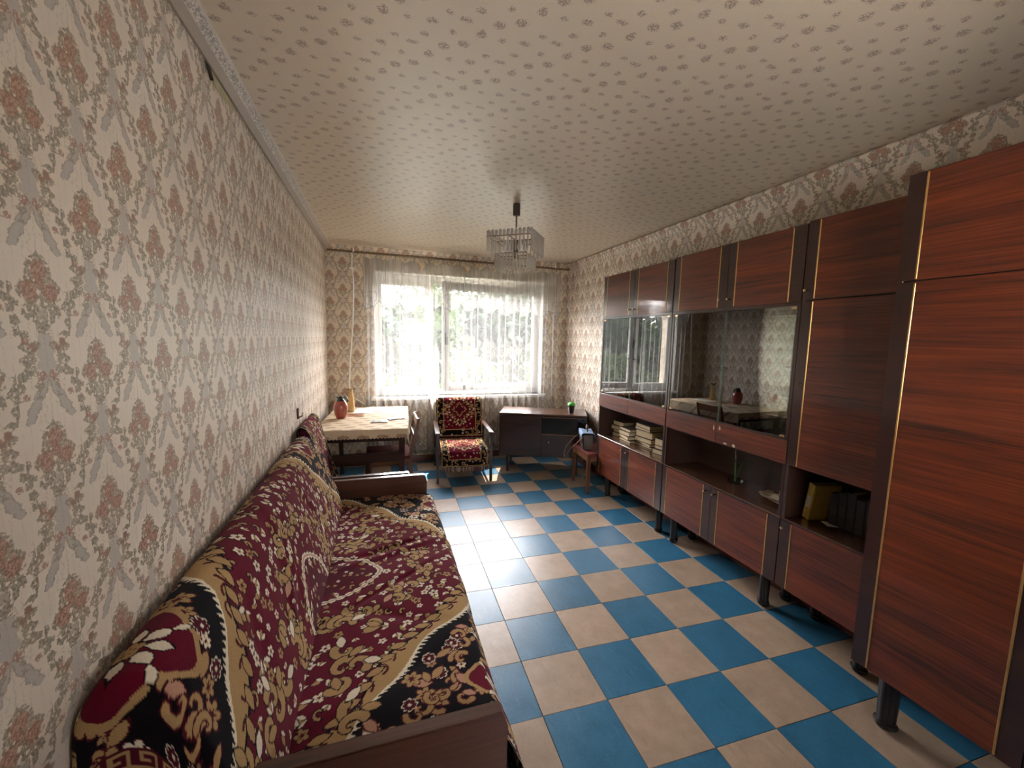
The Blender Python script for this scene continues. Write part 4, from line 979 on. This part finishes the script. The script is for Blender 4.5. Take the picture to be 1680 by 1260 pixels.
part('handle', G().tube([(.020, 0, .205), (.040, 0, .209), (.058, 0, .198), (.066, 0, .176), (.062, 0, .155)], .0075, 8), MJB, ju, loc=Z, smooth=True)
part('spout', G().prism([(-.024, .196), (-.024, .209), (-.040, .208)], 'y', -.010, .010), MJB, ju, loc=Z)
# glass vase
MV = glass('amber_glass', (.90, .80, .55), 1.5, 1.5)
MVD = Mat('vase_decor', .35, .5); _q = MVD.noisev(MVD.objpos(), 42.0, 3.0, .6, 2.5); MVD.color(MVD.ramp(_q, [(.40, (.55, .42, .16)), (.50, (.62, .30, .03)), (.60, (.55, .48, .30)), (.70, (.35, .05, .02))]))
MVD.set(Alpha=.85, Alpha_=0) if False else MVD.b.inputs['Alpha'].__setattr__('default_value', .82)
va = thing('vase', 'tall amber flecked glass vase with flared rim behind the jug', 'vase', (-.290, 4.60, ZT))
part('body', G().lathe([(.0005, .0), (.034, .0), (.037, .010), (.036, .080), (.030, .140), (.022, .190), (.020, .215)], 24, cap=False), MVD.m, va, loc=Z, smooth=True)
part('rim', G().lathe([(.020, .213), (.026, .228), (.040, .238), (.041, .241), (.024, .232), (.0185, .215)], 24, cap=False), MV, va, loc=Z, smooth=True)
# sheet, pencils, phones
o = part('paper_sheet', G().add([(-.105, -.13, 0), (.090, -.15, .0005), (.100, .13, .004), (-.10, .16, .001), (-.105, -.13, .0006), (.090, -.15, .0011), (.100, .13, .0046), (-.10, .16, .0016)], [(0, 1, 2, 3), (7, 6, 5, 4)]), MWPAP, None, loc=(-.155, 4.62, ZT))
o.rotation_euler = (0, 0, -.1); tag(o, 'white paper sheet lying on the tablecloth beside the vase', 'paper')
MPEN = plain('orange_pencil', (.55, .13, .035), .4); MTIP = plain('pencil_point', (.45, .30, .16), .7)
for k, (x, y, r0, lb) in enumerate(((-.232, 4.415, -.06, 'orange pencil on the tablecloth, the one closer to the paper sheet'), (-.230, 4.315, -.14, 'orange pencil on the tablecloth, the one further from the paper sheet'))):
    o = part('pencil', G().tube([(-.085, 0, .0042), (.066, 0, .0042)], .0042, 6), MPEN, None, loc=(x, y, ZT)); o.rotation_euler = (0, 0, r0); tag(o, lb, 'pencil', 'pencils on the table')
    part('tip', G().tube([(.066, 0, .0042), (.086, 0, .0042)], [.0041, .0006], 6), MTIP, o, loc=Z)
MSCR = Mat('phone_screen', .08, .6, (.42, .44, .47)).m; MPH = plain('phone_rim', (.35, .36, .38), .35)
for x, y, r0, m_, lb in ((-.008, 3.985, .62, MWHITE, 'white phone lying aslant near the open middle of the tablecloth'), (.148, 4.105, .10, MPH, 'grey phone lying by the chair side of the table')):
    o = part('phone', G().box(-.040, .040, -.078, .078, 0, .009), m_, None, loc=(x, y, ZT), bevel=.003, seg=2); o.rotation_euler = (0, 0, r0 + .9 if m_ is MWHITE else r0 - 1.35); tag(o, lb, 'phone', 'phones on the table')
    part('screen', G().box(-.036, .036, -.070, .070, .009, .0096), MSCR, o, loc=Z)

# ================================================================== chairs
def chair(label, loc, rot, h, w, d, mats, backh, dome):
    c = thing('dining_chair', label, 'chair', loc, rot); m1, m2 = mats
    for s_ in (-1, 1):
        part('leg', G().frustum((s_ * (w / 2 - .02), -d / 2 + .02, .001), .014, (s_ * (w / 2 - .02), -d / 2 + .02, h - .025), .019), m2, c, loc=Z, bevel=.002)
        part('leg', G().frustum((s_ * (w / 2 - .02), d / 2 + .01, .001), .014, (s_ * (w / 2 - .02), d / 2 - .02, h - .025), .018), m2, c, loc=Z, bevel=.002)
        part('side_rail', G().box(s_ * (w / 2 - .02) - .010, s_ * (w / 2 - .02) + .010, -d / 2 + .03, d / 2 - .03, h - .075, h - .022), m1, c, loc=Z)
        if backh: part('back_post', G().frustum((s_ * (w / 2 - .02), d / 2 - .02, h - .025), (.012, .017), (s_ * (w / 2 - .02), d / 2 + .065, backh), (.011, .012)), m2, c, loc=Z, bevel=.002)
    for y in (-d / 2 + .02, d / 2 - .02): part('cross_rail', G().box(-w / 2 + .03, w / 2 - .03, y - .010, y + .010, h - .075, h - .022), m1, c, loc=Z)
    part('seat', G().prism([(-w / 2, h - .02), (w / 2, h - .02), (w / 2, h + .004), (w / 2 - .05, h + .004 + dome), (-w / 2 + .05, h + .004 + dome), (-w / 2, h + .004)], 'y', -d / 2, d / 2 - .01), MRED, c, loc=Z, bevel=.008, seg=2, smooth=True)
    if backh:
        for z0, z1 in ((backh - .085, backh - .005), (backh - .20, backh - .15)):
            yb = d / 2 - .02 + .085 * ((z0 + z1) / 2 - h) / (backh - h)
            part('back_rail', G().box(-w / 2 + .03, w / 2 - .03, yb - .008, yb + .008, z0, z1), m1, c, loc=Z, bevel=.003)
    return c
chair('wooden chair with maroon seat pushed under the long side of the table', (.075, 4.000, 0), math.radians(-90), .448, .42, .40, (MCH, MCZ), .80, .022)
chair('orange-brown chair with maroon seat holding the handbag beside the wall unit', (2.185, 3.785, 0), math.radians(-94), .405, .42, .37, (MCH, MCZ), 0, .006)
# handbag
MBAG = plain('bag_leather', (.055, .030, .019), .5, var=.25); MBAGD = plain('bag_dark', (.030, .018, .014), .4); MBLUE = plain('blue_cloth', (.16, .23, .36), .8, var=.25, scale=18); MSTRAP = plain('strap_leather', (.16, .05, .028), .45)
HB = (2.095, 3.835, .4165); hb = thing('handbag', 'small worn leather handbag with blue cloth over it on the orange-brown chair', 'bag', HB, math.radians(-20))
part('body', G().prism([(-.13, 0), (.13, 0), (.122, .11), (.10, .165), (-.10, .165), (-.122, .11)], 'x', -.055, .055), MBAG, hb, loc=Z, bevel=.014, seg=3, smooth=True)
part('flap', G().prism([(-.115, .075), (-.115, .16), (.115, .16), (.115, .075), (.06, .060), (-.06, .060)], 'x', -.0625, -.056), MBAGD, hb, loc=Z, bevel=.003)
part('buckle', G().box(-.068, -.0625, -.012, .012, .068, .092), Mat('steel', .25, .5, (.7, .7, .7), 1.0).m, hb, loc=Z, bevel=.002)
part('handle', G().tube([(0, -.055, .160), (0, -.050, .205), (0, -.018, .238), (0, .018, .238), (0, .050, .205), (0, .055, .160)], .009, 8, flat=.6), MBAGD, hb, loc=Z, smooth=True)
part('strap', G().tube([(-.06, .115, .125), (-.13, .120, .055), (-.205, .10, -.03), (-.225, .055, -.105), (-.222, .005, -.125), (-.212, -.045, -.09), (-.175, -.085, -.01), (-.10, -.115, .085), (-.05, -.122, .135)], .0065, 8, flat=.6), MSTRAP, hb, loc=Z, smooth=True)
n = 26; P = np.zeros((n, n, 3)); gu, gv = np.meshgrid(np.linspace(-1, 1, n), np.linspace(-1, 1, n)); P[..., 0] = np.clip(gu * .11, -.070, .070); P[..., 1] = gv * .115
P[..., 2] = .176 - np.maximum(np.abs(gu) * .11 - .06, 0) * 1.0 + noise2(n, n, 6, 6, 2) * .02
bc = bpy.data.objects.new('blue_cloth', grid_mesh('blue_cloth', P, MBLUE)); COL.objects.link(bc); bc.parent = hb; bc.modifiers.new('thick', 'SOLIDIFY').thickness = .004; bc['label'] = 'faded blue cloth laid over the bag top'

# ================================================================== desk
fl = (1.316, 4.492); da = math.radians(-24.0); ca, sa = math.cos(da), math.sin(da)
dl, dd = 1.00, .45; dc = (fl[0] + ca * dl / 2 - sa * dd / 2, fl[1] + sa * dl / 2 + ca * dd / 2, 0)
dk = thing('desk', 'dark polished desk cabinet with brass lines set aslant in the corner', 'desk', dc, da)
g = G().box(-dl / 2, -dl / 2 + .018, -dd / 2 + .012, dd / 2, .20, .678).box(dl / 2 - .018, dl / 2, -dd / 2 + .012, dd / 2, .20, .678).box(-.02, -.002, -dd / 2 + .012, dd / 2, .20, .678).box(-dl / 2 + .018, dl / 2 - .018, -dd / 2 + .012, dd / 2, .20, .218).box(-dl / 2 + .018, dl / 2 - .018, dd / 2 - .008, dd / 2, .218, .678)
part('carcass', g, MDK, dk, loc=Z)
part('desktop', G().box(-dl / 2 - .004, dl / 2 + .004, -dd / 2 - .004, dd / 2, .678, .700), MARM, dk, loc=Z, bevel=.003)
part('door', G().box(-dl / 2 + .002, -.013, -dd / 2, -dd / 2 + .012, .203, .675), MDK, dk, loc=Z, bevel=.002)
fp = part('flap', G().box(-.009, dl / 2 - .002, -dd / 2 + .001, -dd / 2 + .012, .468, .660), plain('black_gloss', (.008, .009, .009), .12), dk, loc=Z)
for z in (.466, .664): part('brass_line', G().box(-.009, dl / 2 - .002, -dd / 2 - .0015, -dd / 2 + .004, z - .0035, z + .0035), plain('dull_brass', (.30, .17, .09), .35, .5, .5), fp, loc=Z)
dw = part('drawer', G().box(-.009, dl / 2 - .002, -dd / 2, -dd / 2 + .012, .203, .460), MDK, dk, loc=Z, bevel=.002)
kn = G().lathe([(.006, 0), (.008, .010), (.0085, .015), (.0005, .017)], 10).tf(Matrix.Translation((.075, -dd / 2, .378)) @ Matrix.Rotation(PI / 2, 4, 'X')); part('knob', kn, Mat('chrome', .15, .5, (.75, .73, .70), 1.0).m, dw, loc=Z, smooth=True)
for x in (-dl / 2 + .10, dl / 2 - .10):
    for y in (-dd / 2 + .03, dd / 2 - .05): part('leg', G().frustum((x, y, .001), .011, (x, y, .20), .017), MDZ, dk, loc=Z, bevel=.002)
# cup
MCUP = glass('dark_cup', (.06, .05, .045), 1.45, 1.2); MGRN = plain('green_lid', (.10, .52, .06), .4)
cu = thing('drink_cup', 'dark plastic cup with a green lid and straw on the desk', 'cup', (2.135, 4.30, .7005))
part('body', G().lathe([(.0005, 0), (.027, 0), (.030, .004), (.042, .095), (.040, .095), (.028, .006), (.0005, .004)], 20, cap=False), plain('cup_dark', (.030, .024, .022), .25), cu, loc=Z, smooth=True)
part('lid', G().lathe([(.043, .092), (.046, .094), (.046, .102), (.040, .112), (.028, .124), (.010, .128), (.0005, .128)], 20), MGRN, cu, loc=Z, smooth=True)
part('straw', G().cyl((0, 0, .10), (-.018, .004, .180), .0032, 8), MBLACK, cu, loc=Z)

# ================================================================== curtain
def tulle(name, transp, col, lace):
    m = bpy.data.materials.new(name); m.use_nodes = True; nt = m.node_tree; nt.nodes.clear(); M = Mat.__new__(Mat); M.m, M.nt = m, nt
    o = nt.nodes.new('ShaderNodeOutputMaterial'); t_ = nt.nodes.new('ShaderNodeBsdfTransparent'); d_ = nt.nodes.new('ShaderNodeBsdfDiffuse'); l_ = nt.nodes.new('ShaderNodeBsdfTranslucent'); a_ = nt.nodes.new('ShaderNodeMixShader'); b_ = nt.nodes.new('ShaderNodeMixShader')
    d_.inputs[0].default_value = (*col, 1); l_.inputs[0].default_value = (*col, 1); a_.inputs[0].default_value = 0.5
    nt.links.new(d_.outputs[0], a_.inputs[1]); nt.links.new(l_.outputs[0], a_.inputs[2]); nt.links.new(a_.outputs[0], b_.inputs[1]); nt.links.new(t_.outputs[0], b_.inputs[2])
    lw = nt.nodes.new('ShaderNodeLayerWeight'); lw.inputs[0].default_value = 0.35
    f = (Vv(nt, lw.outputs['Facing']) * -0.55 + 1.0) * transp
    if lace:                                                        # embroidered sprays near the hem, coloured grey to look dark against the light
        X, Y, Zc = Mat.pos(M); at = nt.nodes.new('ShaderNodeVertexColor'); at.layer_name = 'print'
        f = f * (Vv(nt, at.outputs[0]) * 0.55).rsub(1.0)
        mc = nt.nodes.new('ShaderNodeMix'); mc.data_type = 'RGBA'; nt.links.new(at.outputs[0], mc.inputs[0]); mc.inputs[6].default_value = (*col, 1); mc.inputs[7].default_value = (.26, .25, .23, 1)
        nt.links.new(mc.outputs[2], d_.inputs[0]); nt.links.new(mc.outputs[2], l_.inputs[0])
    nt.links.new(f.k, b_.inputs[0]); nt.links.new(b_.outputs[0], o.inputs[0]); return m
CX0, CX1 = -.165, 2.265
hooks = np.array([-.15, -.02, .19, .40, .57, .74, .93, 1.10, 1.27, 1.46, 1.66, 1.86, 2.02, 2.14, 2.25]); sagd = [.03, .035, .05, .16, .05, .055, .14, .07, .09, .05, .06, .05, .05, .06]
def top_z(x, base=2.432):
    z = np.full_like(x, base)
    for a, b, s_ in zip(hooks[:-1], hooks[1:], sagd):
        m = (x >= a) & (x <= b); q = (x[m] - a) / (b - a); z[m] = base - s_ * (1 - np.abs(2 * q - 1) ** 1.3) * .8
    return z
nx_ = 900; xs = np.linspace(CX0, CX1, nx_); r = np.random.RandomState(4)
ph = np.cumsum(.6 + r.rand(nx_) * .8); ph = ph / ph[-1] * 27 * 2 * PI
amp = .016 + .030 * (noise2(1, nx_, 1, 16, 12)[0] + .5)
foldx = np.sin(ph) * amp + np.sin(ph * .37 + 1) * .012
def sheet(name, y, z_of, hem, nz_, mat, k, colors=None, amp_top=.35):
    tt = np.linspace(0, 1, nz_)[:, None]; zt = z_of(xs)[None]; zz = zt + (hem[None] - zt) * tt
    P = np.zeros((nz_, nx_, 3)); P[..., 0] = xs[None] + .010 * np.sin(ph * .5 + tt * 2)
    P[..., 1] = y + foldx[None] * k * (amp_top + (1 - amp_top) * np.minimum(1, tt * 2.2)) + noise2(nz_, nx_, 5, 12, 7) * .014 * tt
    P[..., 2] = zz
    return P
hem1 = .125 + .012 * np.abs(np.sin(xs * PI / .075)) * -1
nz_ = 260; P = sheet('c', 5.03, top_z, hem1, nz_, None, 1.0)
lac = np.zeros((nz_, nx_, 3), np.float32); zz = P[..., 2]; uu = xs[None] * 1.0
band = np.clip((.36 - zz) / .22, 0, 1); pat = (np.sin(uu * 2 * PI / .05) * np.sin(zz * 2 * PI / .05) > .35) | (np.abs(zz - .145) < .012) | (np.hypot((uu % .09) - .045, (zz % .09) - .045) < .012)
lac[..., 0] = lac[..., 1] = lac[..., 2] = pat * band * .85
# the cloth hangs clear of the table corner and the ajar sash
P[..., 1] -= .075 * np.exp(-((P[..., 0] - .74) / .16) ** 2) * np.clip((2.40 - P[..., 2]) / .18, 0, 1) * np.clip((P[..., 2] - .70) / .14, 0, 1)
MTU = tulle('tulle', .82, (.58, .575, .565), True); MVA = tulle('valance_tulle', .64, (.74, .72, .70), True)
cu1 = thing('tulle_curtain', 'long sheer white tulle curtain across the whole window', 'curtain', (1.05, 5.03, 2.43))
part('panel', grid_mesh('panel', P - np.array([1.05, 5.03, 2.43]), MTU, lac), None, cu1, loc=Z)
va1 = thing('valance', 'short sheer valance with embroidered scalloped hem over the tulle curtain', 'curtain', (1.05, 4.995, 2.43))
hem2 = 1.93 - .085 * np.abs(np.sin(xs * PI / .235)) + .05 * (noise2(1, nx_, 1, 9, 3)[0]); nz_ = 110
P = sheet('v', 4.995, lambda x: top_z(x, 2.428), hem2, nz_, None, 1.25)
P[..., 1] -= .070 * np.exp(-((P[..., 0] - .74) / .17) ** 2) * np.clip((2.40 - P[..., 2]) / .18, 0, 1) * np.clip((P[..., 2] - .70) / .14, 0, 1); ab = P[..., 2] - hem2[None]; lac = np.zeros((nz_, nx_, 3), np.float32); u_ = (xs[None] % .235) / .235 - .5
an = np.arctan2(ab - .10, u_ * .235); rd = np.hypot(ab - .10, u_ * .235)
pat = (np.abs(np.sin(an * 6)) < .28) & (rd < .10) & (rd > .02) | (np.abs(rd - .045 - .006 * np.sin(an * 8)) < .006) | (np.abs(rd - .095) < .005) | (np.sin(xs[None] * 180) * np.sin(ab * 170) > .72) & (ab < .24)
lac[...] = ((pat * np.clip((.26 - ab) / .08, 0, 1) * .75) + (ab < .010) * .95).clip(0, 1)[..., None]
part('panel', grid_mesh('panel', P - np.array([1.05, 4.995, 2.43]), MVA, lac), None, va1, loc=Z)
rod = thing('curtain_rod', 'long brown curtain rod under the ceiling along the window wall', 'curtain rod', (.92, 5.02, 2.474))
part('tube', G().cyl((-.53, 5.02, 2.476), (2.385, 5.02, 2.466), .012, 12), MROD, rod, smooth=True)
for x in (-.26, 2.185): part('bracket', G().box(x - .008, x + .008, 5.01, 5.118, 2.490, 2.505).box(x - .008, x + .008, 5.005, 5.017, 2.468, 2.535), MWHITE, rod, bevel=.002)
for k, x in enumerate(hooks):
    part('hook', G().tube([(x, 5.02, 2.458), (x + .004, 5.017, 2.444), (x, 5.013, 2.430)], .0035, 6), MBLACK, rod, smooth=True)
cab = part('wall_cable', G().tube([(-.281, 5.107, 2.545), (-.283, 5.107, 2.40), (-.286, 5.107, 2.307), (-.272, 5.100, 2.20), (-.270, 5.098, 2.10), (-.276, 5.098, 1.90), (-.284, 5.100, 1.70), (-.305, 5.100, 1.45), (-.322, 5.100, 1.25), (-.338, 5.100, .98), (-.330, 5.100, .86), (-.24, 5.085, .79), (-.16, 5.085, .74), (-.20, 5.09, .60), (-.30, 5.09, .42), (-.34, 5.1, .25)], .0085, 8), MWHITE, None, smooth=True)
tag(cab, 'loose white cable hanging down the wallpaper between corner and curtain', 'cable')
part('cable_clip', G().box(-.310, -.262, 5.098, 5.118, 2.295, 2.315), MWHITE, cab, bevel=.003)
pg = thing('wall_peg', 'small brown wooden peg fixed to the wallpaper above the sofa end', 'hook', (XL, 3.23, .985))
part('plate', G().box(XL + .0005, XL + .010, 3.215, 3.248, .944, 1.024), MARM, pg, bevel=.002); part('prong', G().tube([(XL + .008, 3.232, .955), (XL + .030, 3.232, .965), (XL + .034, 3.232, .99)], .006, 8), MBRASS, pg, smooth=True)

# ================================================================== chandelier
CC = (.987, 3.019); ch = thing('chandelier', 'square two-tier crystal chandelier hanging on a dark rod from the ceiling', 'chandelier', (CC[0], CC[1], HC), math.radians(-38))
MCUPB = plain('brown_cup', (.045, .030, .022), .45); MFRAME = plain('dark_bronze_frame', (.22, .15, .10), .35, .5, .6)
part('ceiling_cup', G().lathe([(.026, -.002), (.027, -.006), (.027, -.085), (.020, -.088), (.0005, -.088)], 20), MCUPB, ch, loc=Z, smooth=True)
part('rod', G().cyl((0, 0, -.086), (0, 0, -.285), .0055, 10), MCUPB, ch, loc=Z, smooth=True)
pm = G(); L = .115
v = [(-.0052, 0, 0), (0, -.005, 0), (.0052, 0, 0), (0, .006, 0), (-.0068, 0, -L * .86), (0, -.006, -L * .86), (.0068, 0, -L * .86), (0, .007, -L * .86), (0, 0, -L)]
pm.add(v, [(0, 1, 2, 3), (0, 4, 5, 1), (1, 5, 6, 2), (2, 6, 7, 3), (3, 7, 4, 0), (4, 8, 5), (5, 8, 6), (6, 8, 7), (7, 8, 4)])
prism_me = mesh_of('prism', pm, MCRYS)
ca_ = G(); ca_.tube([(0, 0, .030), (.004, 0, .034), (.012, 0, .032), (.016, 0, .020)], [.010, .011, .011, .009], 8)
cap_me = mesh_of('crystal_cap', ca_.add([(0, -.011, .0), (.004, 0, 0), (0, .011, 0), (-.004, 0, 0), (0, -.011, .030), (.004, 0, .030), (0, .011, .030), (-.004, 0, .030)], [(0, 1, 5, 4), (1, 2, 6, 5), (2, 3, 7, 6), (3, 0, 4, 7)]), MCRYS, smooth=True)
for hsz, ztop, n in ((.165, -.262, 11), (.118, -.376, 9)):
    fr = G()
    for a in range(4):
        R_ = Matrix.Rotation(a * PI / 2, 4, 'Z'); q = G().box(-hsz, hsz, -hsz - .003, -hsz + .003, ztop - .006, ztop).tf(R_); fr.add(q.v, q.f)
    for s_ in (-1, 1): fr.box(-hsz, hsz, -.003, .003, ztop - .006, ztop) if s_ > 0 else fr.box(-.003, .003, -hsz, hsz, ztop - .006, ztop)
    part('frame', fr, MFRAME, ch, loc=Z)
    for a in range(4):
        for k in range(n):
            x = -hsz + 2 * hsz * (k + .5) / n; p_ = Matrix.Rotation(a * PI / 2, 4, 'Z') @ Vector((x, -hsz - .006, ztop - .004))
            o = part('prism', prism_me, None, ch, loc=p_); o.rotation_euler = (0, 0, a * PI / 2 + random.uniform(-.15, .15))
            if hsz > .15:
                o = part('crystal_cap', cap_me, None, ch, loc=p_ + Vector((0, 0, .004))); o.rotation_euler = (0, 0, a * PI / 2 + PI / 2)
part('lamp_holder', G().cyl((0, 0, -.27), (0, 0, -.40), .018, 12), MFRAME, ch, loc=Z, smooth=True)
for a in range(4):
    an = a * PI / 2 + PI / 4; part('bulb', G().lathe([(.010, 0), (.012, -.02), (.022, -.05), (.022, -.065), (.012, -.082), (.0005, -.086)], 12, (.07 * math.cos(an), .07 * math.sin(an), -.27)), MWHITE, ch, loc=Z, smooth=True)
bpy.context.view_layer.update()
